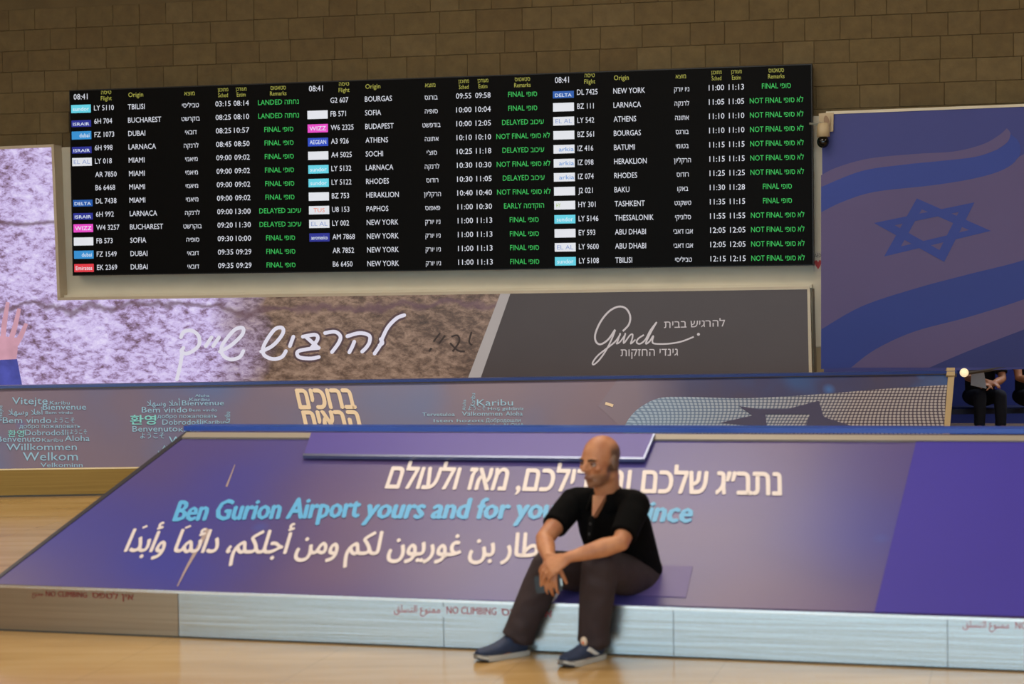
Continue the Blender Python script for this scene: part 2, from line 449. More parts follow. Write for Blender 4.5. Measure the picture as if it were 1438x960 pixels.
H = {'TBILISI': 'טביליסי', 'BUCHAREST': 'בוקרשט', 'DUBAI': 'דובאי', 'LARNACA': 'לרנקה', 'MIAMI': 'מיאמי', 'SOFIA': 'סופיה', 'BOURGAS': 'בורגס',
     'BUDAPEST': 'בודפשט', 'ATHENS': 'אתונה', 'SOCHI': "סוצ'י", 'RHODES': 'רודוס', 'HERAKLION': 'הרקליון', 'PAPHOS': 'פאפוס', 'NEW YORK': 'ניו יורק',
     'BATUMI': 'בטומי', 'BAKU': 'באקו', 'TASHKENT': 'טשקנט', 'THESSALONIK': 'סלוניקי', 'ABU DHABI': 'אבו דאבי'}
RM_ = {'F': 'FINAL '+heb('סופי'), 'N': 'NOT FINAL '+heb('לא סופי'), 'L': 'LANDED '+heb('נחתה'), 'D': 'DELAYED '+heb('עיכוב'), 'E': 'EARLY '+heb('הוקדמה')}
NAVY, SKY, WHT, PNK, CYN, RED = (28, 38, 140), (44, 140, 205), (222, 224, 230), (232, 70, 196), (96, 205, 224), (222, 52, 66)
BLU = (20, 84, 165)
ROWS = [[('LY 5110', 'TBILISI', '03:15', '08:14', 'L', CYN, 'sundor'), ('6H 704', 'BUCHAREST', '08:25', '08:10', 'L', NAVY, 'ISRAIR'),
 ('FZ 1073', 'DUBAI', '08:25', '10:57', 'F', SKY, 'dubai'), ('6H 998', 'LARNACA', '08:45', '08:50', 'F', NAVY, 'ISRAIR'),
 ('LY 018', 'MIAMI', '09:00', '09:02', 'F', WHT, 'EL AL'), ('AR 7850', 'MIAMI', '09:00', '09:02', 'F', None, ''), ('B6 6468', 'MIAMI', '09:00', '09:02', 'F', None, ''),
 ('DL 7438', 'MIAMI', '09:00', '09:02', 'F', BLU, 'DELTA'), ('6H 992', 'LARNACA', '09:00', '13:00', 'D', NAVY, 'ISRAIR'), ('W4 3257', 'BUCHAREST', '09:20', '11:30', 'D', PNK, 'WIZZ'),
 ('FB 573', 'SOFIA', '09:30', '10:00', 'F', WHT, ''), ('FZ 1549', 'DUBAI', '09:35', '09:29', 'F', SKY, 'dubai'), ('EK 2369', 'DUBAI', '09:35', '09:29', 'F', RED, 'Emirates')],
 [('G2 607', 'BOURGAS', '09:55', '09:58', 'F', None, ''), ('FB 571', 'SOFIA', '10:00', '10:04', 'F', WHT, ''), ('W6 2325', 'BUDAPEST', '10:00', '12:05', 'D', PNK, 'WIZZ'),
 ('A3 926', 'ATHENS', '10:10', '10:10', 'N', (30, 70, 190), 'AEGEAN'), ('A4 5025', 'SOCHI', '10:25', '11:18', 'D', WHT, ''), ('LY 5132', 'LARNACA', '10:30', '10:30', 'N', CYN, 'sundor'),
 ('LY 5122', 'RHODES', '10:30', '11:05', 'D', CYN, 'sundor'), ('BZ 753', 'HERAKLION', '10:40', '10:40', 'N', WHT, ''), ('U8 153', 'PAPHOS', '11:00', '10:30', 'E', WHT, 'TUS'),
 ('LY 002', 'NEW YORK', '11:00', '11:13', 'F', WHT, 'EL AL'), ('AM 7868', 'NEW YORK', '11:00', '11:13', 'F', NAVY, 'aeromexico'), ('AR 7852', 'NEW YORK', '11:00', '11:13', 'F', None, ''), ('B6 6450', 'NEW YORK', '11:00', '11:13', 'F', None, '')],
 [('DL 7425', 'NEW YORK', '11:00', '11:13', 'F', BLU, 'DELTA'), ('BZ 111', 'LARNACA', '11:05', '11:05', 'N', WHT, ''), ('LY 542', 'ATHENS', '11:10', '11:10', 'N', WHT, 'EL AL'),
 ('BZ 561', 'BOURGAS', '11:10', '11:10', 'N', WHT, ''), ('IZ 416', 'BATUMI', '11:15', '11:15', 'N', WHT, 'arkia'), ('IZ 098', 'HERAKLION', '11:15', '11:15', 'N', WHT, 'arkia'),
 ('IZ 074', 'RHODES', '11:25', '11:25', 'N', WHT, 'arkia'), ('J2 021', 'BAKU', '11:30', '11:28', 'F', WHT, ''), ('HY 301', 'TASHKENT', '11:35', '11:15', 'F', WHT, 'HY'),
 ('LY 5146', 'THESSALONIK', '11:55', '11:55', 'N', CYN, 'sundor'), ('EY 593', 'ABU DHABI', '12:05', '12:05', 'N', WHT, ''), ('LY 9600', 'ABU DHABI', '12:05', '12:05', 'N', WHT, 'EL AL'), ('LY 5108', 'TBILISI', '12:15', '12:15', 'N', CYN, 'sundor')]]
#        logo  flight origin heb  sched estim remark  clock headers(flight)
COLS = [(99.5, 131.5, 179, 267, 302, 327.5, 390.5, 113, 149), (431, 463.5, 512, 605, 640, 667, 733.5, 443.5, 483), (776, 810, 861, 957, 995, 1023, 1090, 789, 828)]
M_panel = mat('logo_panel_back', (10, 10, 10), .5)
for mi, (rows, C) in enumerate(zip(ROWS, COLS)):
    hb = .0
    link_mesh('clock_digits', *bt('08:41', C[7], .047+hb, .031, 'c', .85, bold=.01), E_w, board)
    for hd in (bt(heb('טיסה'), C[8], .023+hb, .021, 'c', .85), bt('Flight', C[8], .056+hb, .023, 'c', .85),
        bt('Origin', C[2]+1, .043+hb, .025, 'l', .9), bt(heb('מוצא'), C[3]-1, .045+hb, .022, 'c', .9),
        bt(heb('מתוכנן'), C[4]+11, .030+hb, .020, 'c', .72), bt('Sched', C[4]+11, .061+hb, .022, 'c', .72),
        bt(heb('מעודכן'), C[5]+11, .030+hb, .020, 'c', .72), bt('Estim', C[5]+11, .061+hb, .022, 'c', .72),
        bt(heb('סטאטוס'), C[6], .031+hb, .022, 'c', .75), bt('Remarks', C[6], .062+hb, .023, 'c', .78)):
        link_mesh('header_word', *hd, E_y, board)
    for i, (fl, org, t1, t2, rm, lc, lt) in enumerate(rows):
        bb = .110+.0722*i + (.001*mi)
        row = link_mesh('flight_row', *bt(fl, C[1], bb), E_w, board)
        link_mesh('origin_name', *bt(org, C[2], bb), E_w, row)
        link_mesh('hebrew_name', *bt(heb(H[org]), C[3], bb, .025, 'c', .84), E_w, row)
        link_mesh('scheduled_time', *bt(t1, C[4], bb, width=21.5), E_w, row)
        link_mesh('estimated_time', *bt(t2, C[5], bb, width=21.5), E_w, row)
        link_mesh('remark', *bt(RM_[rm], C[6], bb, .0275, 'c', .86), E_g, row)
        if lc:
            A = lambda x: (x-98)/1040.5
            x0, x1 = C[0], C[0]+27.5+mi; y0, y1 = bb-.034, bb+.010
            tall = lc in (NAVY, BLU) and lt != 'aeromexico'
            if tall: y0, y1 = y0+.012, y1+.004
            q = [BP(A(x0), y0, BO+.003), BP(A(x1), y0, BO+.003), BP(A(x1), y1, BO+.003), BP(A(x0), y1, BO+.003)]
            lo = link_mesh('airline_logo', q, [(3, 2, 1, 0)], led(lc), row)
            if lt:
                tcx = {'EL AL': (130, 150, 200), 'arkia': (60, 130, 205), 'TUS': (235, 120, 80), 'HY': (150, 190, 40)}.get(lt, (225, 235, 245))
                wd = {'HY': 6, 'arkia': 21, 'dubai': 14, 'TUS': 16}.get(lt, 23)
                cc = x0+6 if lt == 'HY' else x0+18 if lt in ('dubai', 'arkia') else (x0+x1)/2
                P_, F_ = bt(lt, cc, (y0+y1)/2+.011, .022 if not tall else .017, 'c', .8, bold=.01, width=wd)
                o_ = link_mesh('logo_lettering', [p+NW*.002 for p in P_], F_, led(tcx), row)
# ------------------------------------------------------------------ lit poster (L-shaped lightbox) with rock picture and dark company panel
PO = .26
m, nt, b = nodes('rock_picture')
uv = N(nt, 'ShaderNodeUVMap'); sp = N(nt, 'ShaderNodeSeparateXYZ'); nt.links.new(uv.outputs[0], sp.inputs[0])
mpA = N(nt, 'ShaderNodeMapping'); mpA.inputs['Rotation'].default_value = (0, 0, .9); mpA.inputs['Scale'].default_value = (1, 1.9, 1)
nt.links.new(uv.outputs[0], mpA.inputs[0])
na = N(nt, 'ShaderNodeTexNoise', Scale=7.5, Detail=9.0, Roughness=.78, Distortion=.25); nt.links.new(mpA.outputs[0], na.inputs['Vector'])
nb = N(nt, 'ShaderNodeTexNoise', Scale=1.3, Detail=3.0); nt.links.new(uv.outputs[0], nb.inputs['Vector'])
light = ramp(nt, [(.36, rgb((104, 76, 92))), (.44, rgb((160, 134, 176))), (.52, rgb((204, 186, 234))), (.68, rgb((232, 222, 252)))])
dark = ramp(nt, [(.30, rgb((52, 36, 30))), (.44, rgb((96, 72, 58))), (.55, rgb((138, 110, 92))), (.72, rgb((172, 142, 120)))])
sumn = N(nt, 'ShaderNodeMath'); sumn.operation = 'MULTIPLY_ADD'; nt.links.new(nb.outputs[0], sumn.inputs[0]); sumn.inputs[1].default_value = .35
sb = N(nt, 'ShaderNodeMath'); sb.operation = 'ADD'; nt.links.new(na.outputs[0], sb.inputs[0]); sb.inputs[1].default_value = -.175; nt.links.new(sb.outputs[0], sumn.inputs[2])
nt.links.new(sumn.outputs[0], light.inputs[0]); nt.links.new(sumn.outputs[0], dark.inputs[0])
mx = N(nt, 'ShaderNodeMath'); mx.operation = 'MULTIPLY_ADD'; nt.links.new(nb.outputs[0], mx.inputs[0]); mx.inputs[1].default_value = 1.1; nt.links.new(sp.outputs[0], mx.inputs[2])
gr = ramp(nt, [(.0, g(0)), (1, g(1))]); mr = N(nt, 'ShaderNodeMapRange'); mr.inputs['From Min'].default_value = 3.55; mr.inputs['From Max'].default_value = 4.15
nt.links.new(mx.outputs[0], mr.inputs['Value'])
colr = mixc(nt, mr.outputs[0], light.outputs[0], dark.outputs[0])
# crevices of the masonry in the picture
for (v0, amp, wdt) in ((2.32, .05, .022), (1.42, .10, .03)):
    nz = N(nt, 'ShaderNodeTexNoise', Scale=2.5, Detail=5.0); nt.links.new(uv.outputs[0], nz.inputs['Vector'])
    q = N(nt, 'ShaderNodeMath'); q.operation = 'MULTIPLY_ADD'; nt.links.new(nz.outputs[0], q.inputs[0]); q.inputs[1].default_value = amp*4; nt.links.new(sp.outputs[1], q.inputs[2])
    q2 = N(nt, 'ShaderNodeMath'); q2.operation = 'SUBTRACT'; nt.links.new(q.outputs[0], q2.inputs[0]); q2.inputs[1].default_value = v0+amp*2
    q3 = N(nt, 'ShaderNodeMath'); q3.operation = 'ABSOLUTE'; nt.links.new(q2.outputs[0], q3.inputs[0])
    q4 = N(nt, 'ShaderNodeMapRange'); q4.inputs['From Min'].default_value = wdt*.3; q4.inputs['From Max'].default_value = wdt*1.6
    q4.inputs['To Min'].default_value = .75; q4.inputs['To Max'].default_value = 0; nt.links.new(q3.outputs[0], q4.inputs['Value'])
    colr = mixc(nt, q4.outputs[0], colr, rgb((96, 66, 74)))
b.inputs['Base Color'].default_value = g(.02); nt.links.new(colr, b.inputs['Emission Color']); b.inputs['Emission Strength'].default_value = .95; b.inputs['Roughness'].default_value = .4
M_rock = m
poster = empty('wall_poster', WALL.P(400, 545, .1)); tag(poster, 'long backlit wall poster of pale rock with white Hebrew handwriting under the flight board', 'poster')
x_l = -60
outer = [(x_l, 209.5), (75, 203), (83.5, 419.5), (1136, 404), (1140, 530), (x_l, 552)]
link_mesh('casing', *slab(WALL, outer, .06, PO-.01), M_alu, poster)
edge = [((x_l, 208), (75.5, 202.5), (75.5, 206.5), (x_l, 212)), ((72, 206), (75.5, 206), (84.5, 419), (80.5, 419)),
        ((80.5, 417.5), (1136.5, 402), (1136.5, 406), (80.5, 421.5)), ((1133.5, 405), (1137.5, 405), (1140.5, 530), (1136, 530))]
for e in edge: link_mesh('frame_rail', *slab(WALL, e, PO-.01, PO+.012), M_alu, poster)
link_mesh('side_profile', *slab(WALL, [(1141, 405), (1143.5, 405), (1147, 530), (1143, 530)], .06, .10), mat('brown_profile', (120, 104, 80), .5), poster)
pic = link_mesh('rock_picture', [WALL.P(x, y, PO+.003) for x, y in [(x_l, 211), (73, 205.5), (81.5, 420.5), (705, 411.5), (660, 536), (x_l, 550)]], [(5, 4, 3, 2, 1, 0)], M_rock, poster)
sL = ws(WALL.P(x_l, 300))
set_uv(pic, lambda p: (ws(p)-sL, p.z))
dk = link_mesh('company_panel', [WALL.P(x, y, PO+.003) for x, y in [(714, 411.2), (1135, 405), (1138, 530), (671, 536)]], [(3, 2, 1, 0)], mat('brown_print', (78, 66, 64), .45, emit=.65, var=.03), poster)
link_mesh('divider_band', [WALL.P(x, y, PO+.004) for x, y in [(703, 411.4), (717, 411.2), (673, 536), (655, 536.2)]], [(3, 2, 1, 0)], mat('grey_print', (172, 162, 158), .5, emit=.85), poster)
PP = lambda x, y: WALL.P(x, y, PO+.007)
# handwriting, right to left: להרגיש שייך   (crop scale 2.876, offset 220,410)
def cv(pts): return [(220+x/2.876, 410+y/2.876) for x, y in pts]
HW = [[(1000, 93), (970, 105), (935, 140), (912, 185), (905, 210), (880, 248)], [(905, 190), (912, 205), (900, 215)],
      [(770, 178), (820, 165), (858, 175), (860, 200), (848, 222), (830, 240)], [(798, 200), (790, 220), (778, 243)],
      [(680, 165), (720, 160), (742, 178), (735, 205), (708, 242)],
      [(590, 180), (640, 172), (650, 190), (625, 225)], [(655, 225), (610, 230), (570, 240), (575, 262), (620, 268), (655, 262)], [(600, 178), (625, 200), (650, 222)],
      [(552, 180), (538, 218)],
      [(422, 240), (470, 215), (508, 170), (508, 145), (480, 148), (450, 185), (430, 225), (435, 255), (470, 270), (505, 262), (522, 238)], 
      [(255, 240), (300, 215), (345, 172), (348, 145), (318, 150), (285, 185), (262, 222), (268, 255), (300, 272), (335, 262), (350, 238)],
      [(252, 182), (228, 218)], [(222, 182), (198, 218)],
      [(98, 182), (110, 160), (140, 155), (168, 175), (172, 210), (150, 235), (120, 248), (100, 240), (108, 225)], [(104, 240), (96, 290), (82, 352)]]
E_hand = mat('lit_lettering', (222, 218, 232), emit=.95)
PHa = lambda x, y: WALL.P(x, y, PO+.0045)
link_mesh('handwriting_halo', *merge(*[ribbon(lambda x, y, k=k: WALL.P(x, y, PO+.0045+.0001*k), cv(s), 11, sub=5) for k, s in enumerate(HW[:9])]), mat('writing_halo', (84, 62, 66), emit=.9), poster)  # dark halo printed around the right-hand letters
link_mesh('handwriting', *merge(*[ribbon(PP, cv(s), 5.2, sub=5) for s in HW], *[disc(PP, *cv([q])[0], 2.6, 10) for s in HW for q in (s[0], s[-1])]), E_hand, poster)
E_sh = mat('dark_writing', (62, 46, 42), emit=.6)
PS = lambda x, y: WALL.P(x, y, PO+.005)
link_mesh('faint_marks', *merge(*[ribbon(PS, cv(s), 2.6, sub=4) for s in ([(1145, 165), (1118, 200)], [(1165, 175), (1140, 208)], [(1190, 180), (1215, 175), (1222, 200), (1195, 240)], [(1185, 205), (1215, 235), (1245, 240)], [(1110, 225), (1100, 240)], [(1272, 160), (1262, 200), (1275, 215)])]), E_sh, poster)
# company signature (crop scale 3.784, offset 780,400)
def cg(pts): return [(780+x/3.784, 400+y/3.784) for x, y in pts]
GI = [([(358, 245), (390, 210), (397, 165), (375, 125), (335, 115), (285, 140), (240, 195), (212, 260), (215, 300), (240, 315), (280, 290), (312, 245), (318, 238)], 2.6),
      ([(318, 238), (300, 285), (270, 345), (235, 395), (205, 422), (198, 412), (225, 375), (275, 335), (318, 300), (345, 262)], 2.2),
      ([(345, 255), (330, 300), (326, 312), (345, 300), (372, 262)], 2.0), ([(372, 255), (362, 310), (395, 268), (410, 262), (408, 285), (400, 312), (425, 290)], 2.0),
      ([(470, 265), (440, 285), (432, 305), (450, 312), (478, 290), (505, 240), (538, 197)], 2.2), ([(538, 197), (505, 255), (480, 310), (500, 300), (520, 270), (515, 300), (530, 312), (600, 312), (670, 300), (735, 275)], 2.2)]
E_gr = mat('pale_lettering', (196, 184, 182), .5, emit=.9)
link_mesh('signature', *merge(*[ribbon(PP, cg(s), w, sub=5) for s, w in GI], disc(PP, *cg([(760, 262)])[0], 2.1)), E_gr, poster)
link_mesh('hebrew_line', *place_text(heb('להרגיש בבית'), PP, 932.5, 460.5, 1018, 458, 0, -9.0, cap=.59), E_gr, poster)
link_mesh('hebrew_line', *place_text(heb('גינדי החזקות'), PP, 871.5, 500, 952, 499, 0, -9.5, cap=.59), E_gr, poster)
# printed hand and sleeve at the left edge of the picture
M_ph = mat('printed_skin', (214, 160, 178), emit=.85, var=.12, scale=6); M_ps = mat('printed_sleeve', (74, 80, 168), emit=.8, var=.3, scale=7)
PH = lambda x, y: WALL.P(x, y, PO+.006)
fin = [[(4, 480), (6, 455), (11, 424)], [(13, 482), (20, 462), (27, 433)], [(22, 484), (29, 472), (37, 454)], [(-6, 470), (-5, 445), (-3, 426)]]
link_mesh('printed_hand', *merge(*[ribbon(PH, f_, [7.5, 7.5, 5], sub=4) for f_ in fin], poly_vf([PH(x, y) for x, y in [(-14, 470), (24, 474), (25, 490), (22, 512), (-14, 516)]])), M_ph, poster)
link_mesh('printed_sleeve', *poly_vf([WALL.P(x, y, PO+.008) for x, y in [(-20, 506), (24, 504), (31, 540), (-20, 548)]]), M_ps, poster)
# ------------------------------------------------------------------ flag banner
FO = .30
banner = empty('flag_banner', WALL.P(1300, 520, FO)); tag(banner, 'tall blue wall banner showing a waving flag with a six-pointed star', 'banner')
link_mesh('panel', *slab(WALL, [(1154, 160.5), (1500, 147), (1505, 517), (1157, 523)], FO-.08, FO), mat('banner_blue', (56, 62, 138), .55, var=.04, scale=1), banner)
link_mesh('top_rail', *slab(WALL, [(1160, 156.5), (1500, 143.5), (1500, 147.2), (1160, 160.5)], FO-.08, FO+.01), M_beige, banner)
def fc(pts): return [(1120+x/2, 140+y/2) for x, y in pts]
def fb(name, pts, mt, off): link_mesh(name, *poly_vf([WALL.P(x, y, FO+off) for x, y in pts]), mt, banner)
M_fl = mat('banner_lilac', (94, 82, 132), .55, var=.04, scale=1); M_fb = mat('banner_royal', (44, 66, 158), .55, var=.05, scale=1); M_fd = mat('banner_deep', (40, 60, 146), .55, var=.05, scale=1)
def spl(pts, sub=6):
    Q = []; n = len(pts)
    for i in range(n-1):
        p0, p1, p2, p3 = pts[max(i-1, 0)], pts[i], pts[i+1], pts[min(i+2, n-1)]
        for k in range(sub):
            t = k/sub; Q.append(tuple(.5*((2*p1[j])+(-p0[j]+p2[j])*t+(2*p0[j]-5*p1[j]+4*p2[j]-p3[j])*t*t+(-p0[j]+3*p1[j]-3*p2[j]+p3[j])*t**3) for j in (0, 1)))
    return Q+[pts[-1]]
topE = spl([(66, 212), (110, 190), (200, 165), (330, 152), (440, 145), (520, 125), (565, 100), (588, 80)])
redge = spl([(588, 80), (598, 95), (590, 118), (560, 140)])
s1b = spl([(560, 140), (500, 160), (400, 172), (300, 182), (180, 200), (66, 245)])
fb('upper_lilac_band', fc(topE+redge[1:]+s1b[1:]), M_fl, .002)
blu2 = spl([(66, 245), (180, 200), (300, 182), (400, 172), (500, 160), (560, 140), (590, 118), (598, 96)])
blu2b = spl([(598, 96), (622, 120), (622, 160), (580, 195), (500, 220), (380, 240), (220, 258), (130, 285), (66, 316)])
fb('upper_blue_stripe', fc(blu2+blu2b[1:]), M_fb, .002)
mid = spl([(66, 316), (130, 285), (220, 258), (380, 240), (500, 220), (580, 195), (622, 160)])
low = spl([(760, 400), (636, 450), (480, 490), (330, 530), (180, 580), (66, 645)])
fb('lilac_field', fc(mid+[(640, 150), (760, 120)]+low), M_fl, .002)
lowb = spl([(66, 645), (180, 580), (330, 530), (480, 490), (636, 450), (760, 400)])
lowc = spl([(760, 510), (636, 560), (480, 610), (330, 650), (220, 700), (150, 752)])
fb('lower_blue_stripe', fc(lowb+lowc+[(66, 756)]), M_fd, .002)
fb('lower_lilac_band', fc(spl([(150, 752), (220, 700), (330, 650), (480, 610), (636, 560), (760, 510)])+spl([(760, 600), (636, 645), (480, 705), (370, 752)])), M_fl, .002)
fb('lower_blue_corner', fc(spl([(370, 752), (480, 705), (636, 645), (760, 600)])+[(765, 750)]), mat('banner_navy', (38, 48, 120), .55), .002)
hexo = [[(335, 277), (395, 455), (0, 0)], ]
def star_tri(pts, w):
    c = (sum(p[0] for p in pts)/3, sum(p[1] for p in pts)/3)
    out = []
    for i in range(3):
        a, bq = pts[i], pts[(i+1) % 3]
        ai = (a[0]+(c[0]-a[0])*w, a[1]+(c[1]-a[1])*w); bi = (bq[0]+(c[0]-bq[0])*w, bq[1]+(c[1]-bq[1])*w)
        out.append([a, bq, bi, ai])
    return out
ST = []
for tri in ([(335, 277), (543, 368), (243, 440)], [(215, 346), (497, 288), (412, 455)]):
    for q in star_tri(tri, .36): ST.append(poly_vf([WALL.P(x, y, FO+.004+.002*(tri[0][0] < 300)) for x, y in fc(q)]))
link_mesh('six_pointed_star', *merge(*ST), M_fb, banner)
# weight bar under the banner, with a white knob; emission brightens the knob, which is no lamp
bar = link_mesh('hanging_bar', *rod_vf(WALL.P(1356, 523.5, FO-.02), WALL.P(1419, 513.5, FO-.02), .022, 10), mat('dark_bar', (58, 50, 46), .5), banner)
link_mesh('end_knob', *ell_vf(WALL.P(1354, 523, FO+.02), ((.042, 0, 0), (0, .042, 0), (0, 0, .042))), mat('ivory_knob_glow', (250, 232, 190), .4, emit=0), banner, smooth=True)
MATS['ivory_knob_glow'].node_tree.nodes['Principled BSDF'].inputs['Emission Color'].default_value = rgb((255, 235, 190))
MATS['ivory_knob_glow'].node_tree.nodes['Principled BSDF'].inputs['Emission Strength'].default_value = .7
# ------------------------------------------------------------------ dome camera
CO = .34
dome = empty('security_camera', WALL.P(1156, 187, CO)); tag(dome, 'white wall-mounted security camera with a black dome beside the blue banner', 'security camera')
def cc(pts): return [(1120+x/9.6, 140+y/9.6) for x, y in pts]
M_cw = mat('camera_cream', (196, 176, 140), .5)
link_mesh('mounting_plate', *slab(WALL, cc([(285, 185), (485, 170), (480, 425), (430, 430), (420, 300), (290, 300)]), FO+.012, CO-.0), M_cw, dome)
ctr = WALL.P(1156.2, 180, CO+.06)
S = 1/9.6/2700*18.4
link_mesh('junction_box', *slab(WALL, cc([(325, 235), (440, 215), (445, 390), (335, 400)]), CO, CO+.03), M_cw, dome)
link_mesh('hood', *loft_vf([(WALL.P(1156.5, 172, CO+.06), NW*.03, UW*.03), (WALL.P(1156.3, 174, CO+.06), NW*.05, UW*.055), (WALL.P(1156.2, 182, CO+.06), NW*.058, UW*.06), (WALL.P(1156.2, 192, CO+.06), NW*.06, UW*.062)], 20), M_cw, dome, smooth=True)
link_mesh('dome', *ell_vf(WALL.P(1155.8, 199, CO+.06), (NW*.058, UW*.058, Vector((0, 0, .06)))), mat('smoked_dome', (8, 8, 8), .12), dome, smooth=True)
link_mesh('oval_cap', *loft_vf([(WALL.P(1161, 172, CO+.03), UW*.02+Vector((0, 0, .03)), Vector((0, 0, .06))-UW*.02), (WALL.P(1161, 172, CO+.06), UW*.02+Vector((0, 0, .03)), Vector((0, 0, .06))-UW*.02)], 16), mat('camera_brown', (146, 118, 88), .5), dome)
link_mesh('bracket_arm', *rod_vf(WALL.P(1137, 173.5, CO+.02), WALL.P(1152, 175, CO+.06), .012), mat('camera_grey', (120, 124, 116), .4), dome)
# ------------------------------------------------------------------ AED sign
aed = empty('aed_sign', WALL.P(1149, 381, .1)); tag(aed, 'small white sign with AED lettering and a red heart beside the board', 'sign')
link_mesh('plate', *slab(WALL, [(1142, 353), (1153.8, 353), (1154.3, 381), (1142.4, 381.5)], .085, .10), mat('sign_white', (214, 206, 190), .5), aed)
PA = lambda x, y: WALL.P(x, y, .104)
link_mesh('lettering', *place_text('AED', PA, 1143.8, 361.3, 1153, 361, 0, -5.4), mat('sign_black', (30, 28, 26), .5), aed)
heart = spl([(1149, 378), (1145, 372), (1143.8, 368), (1145, 365.5), (1147.3, 365.6), (1148.8, 368), (1150.3, 365.5), (1152.3, 365.3), (1153.4, 368), (1152.4, 372), (1149, 378)], 4)[:-1]
link_mesh('heart', *poly_vf([PA(x, y) for x, y in heart]), mat('sign_red', (186, 40, 44), .5), aed)
# ------------------------------------------------------------------ stands (hip-roofed low stands with printed skins)
def steel(name, c, rough, strv=60):
    m, nt, b = nodes(name)
    b.inputs['Metallic'].default_value = 1; b.inputs['Roughness'].default_value = rough
    tc = N(nt, 'ShaderNodeTexCoord'); mp = N(nt, 'ShaderNodeMapping'); mp.inputs['Scale'].default_value = (.9, .9, strv); nt.links.new(tc.outputs['Object'], mp.inputs[0])
    n = N(nt, 'ShaderNodeTexNoise', Scale=1.5, Detail=4.0); nt.links.new(mp.outputs[0], n.inputs['Vector'])
    a = [k*.9 for k in rgb(c)[:3]]; d = [min(1, k*1.08) for k in rgb(c)[:3]]
    r = ramp(nt, [(.3, (*a, 1)), (.7, (*d, 1))]); nt.links.new(n.outputs[0], r.inputs[0]); nt.links.new(r.outputs[0], b.inputs['Base Color'])
    n2 = N(nt, 'ShaderNodeTexNoise', Scale=1.6, Detail=3.0); nt.links.new(mp.outputs[0], n2.inputs['Vector'])
    bp = N(nt, 'ShaderNodeBump', Strength=.12, Distance=.003); nt.links.new(n2.outputs[0], bp.inputs['Height']); nt.links.new(bp.outputs[0], b.inputs['Normal'])
    return m
M_st = steel('brushed_steel', (182, 192, 195), .26); M_st2 = steel('brushed_steel_warm', (160, 146, 126), .30)
def print_mat(name, base, blue, warm, rough=.32, bscale=1.0, spots=True, seed=0.0, bluepos=(.45, .75)):
    m, nt, b = nodes(name); uv = N(nt, 'ShaderNodeUVMap')
    mp = N(nt, 'ShaderNodeMapping'); mp.inputs['Location'].default_value = (seed, seed*.7, 0); nt.links.new(uv.outputs[0], mp.inputs[0])
    n = N(nt, 'ShaderNodeTexNoise', Scale=bscale, Detail=2.0); nt.links.new(mp.outputs[0], n.inputs['Vector'])
    r = ramp(nt, [(.30, rgb(warm)), (.48, rgb(base)), (bluepos[1], rgb(blue))]); nt.links.new(n.outputs[0], r.inputs[0])
    col = r.outputs[0]
    if spots:
        v = N(nt, 'ShaderNodeTexVoronoi', Scale=2.6); nt.links.new(mp.outputs[0], v.inputs['Vector'])
        s = N(nt, 'ShaderNodeMapRange'); s.inputs['From Min'].default_value = .02; s.inputs['From Max'].default_value = .17; s.inputs['To Min'].default_value = .55; s.inputs['To Max'].default_value = 0
        nt.links.new(v.outputs['Distance'], s.inputs['Value'])
        sc2 = N(nt, 'ShaderNodeSeparateColor'); nt.links.new(v.outputs['Color'], sc2.inputs[0])
        gt = N(nt, 'ShaderNodeMath'); gt.operation = 'GREATER_THAN'; gt.inputs[1].default_value = .55; nt.links.new(sc2.outputs[0], gt.inputs[0])
        ml = N(nt, 'ShaderNodeMath'); ml.operation = 'MULTIPLY'; nt.links.new(gt.outputs[0], ml.inputs[0]); nt.links.new(s.outputs[0], ml.inputs[1])
        col = mixc(nt, ml.outputs[0], col, rgb((62, 98, 190)))
    nt.links.new(col, b.inputs['Base Color']); b.inputs['Roughness'].default_value = rough; b.inputs['Specular IOR Level'].default_value = .33
    return m
# --- front stand
RL, RR = S1.P(268, 603), S1.P(1500, 607.4)
CL_ = S1.P(-17, 821.4); CR = CL_+U1*9.0
RR = RL+(RR-RL).normalized()*7.4
stand = empty('front_stand', A0+U1*2.5); tag(stand, 'low sloping stand with steel base and multilingual airport slogan, nearest to camera', 'display stand')
back = -N1*2.9
def zed(p, z=0): return Vector((p.x, p.y, z))
LB, RB = CL_+back, CR+back
V = [CL_-S1.n*.01, CR-S1.n*.01, RR-S1.n*.01, RL-S1.n*.01, LB, RB, zed(CL_), zed(CR), zed(RB), zed(LB)]
inn = N1*-.01
V[6] = zed(CL_)+inn; V[7] = zed(CR)+inn
link_mesh('core', V, [(0, 1, 2, 3), (3, 2, 5, 4), (0, 3, 4), (1, 5, 2), (0, 6, 7, 1), (4, 5, 8, 9), (0, 4, 9, 6), (1, 7, 8, 5), (6, 9, 8, 7)], mat('stand_core', (58, 52, 66), .6), stand)
skin_px = [(-17, 821.4), (1500, 867), (1500, 610), (266, 606)]
p0 = S1.P(*skin_px[0]); 
ps = link_mesh('printed_skin', *slab(S1, [(-17, 821.2), (1560, 868.6), (1560, 611), (266, 605.5)], -.008, .004), print_mat('stand_print', (84, 74, 130), (60, 66, 158), (104, 86, 122), .34, .55, seed=3.3), stand)
set_uv(ps, lambda p: ((p-p0).dot(S1.u), (p-p0).dot(S1.v)))
link_mesh('edge_trim', *merge(slab(S1, [(-20, 821), (-16, 823), (268, 606), (264, 603)], -.012, .008)), mat('dark_trim', (44, 44, 56), .4), stand)
PF = lambda x, y: FRONT1.P(x, y)
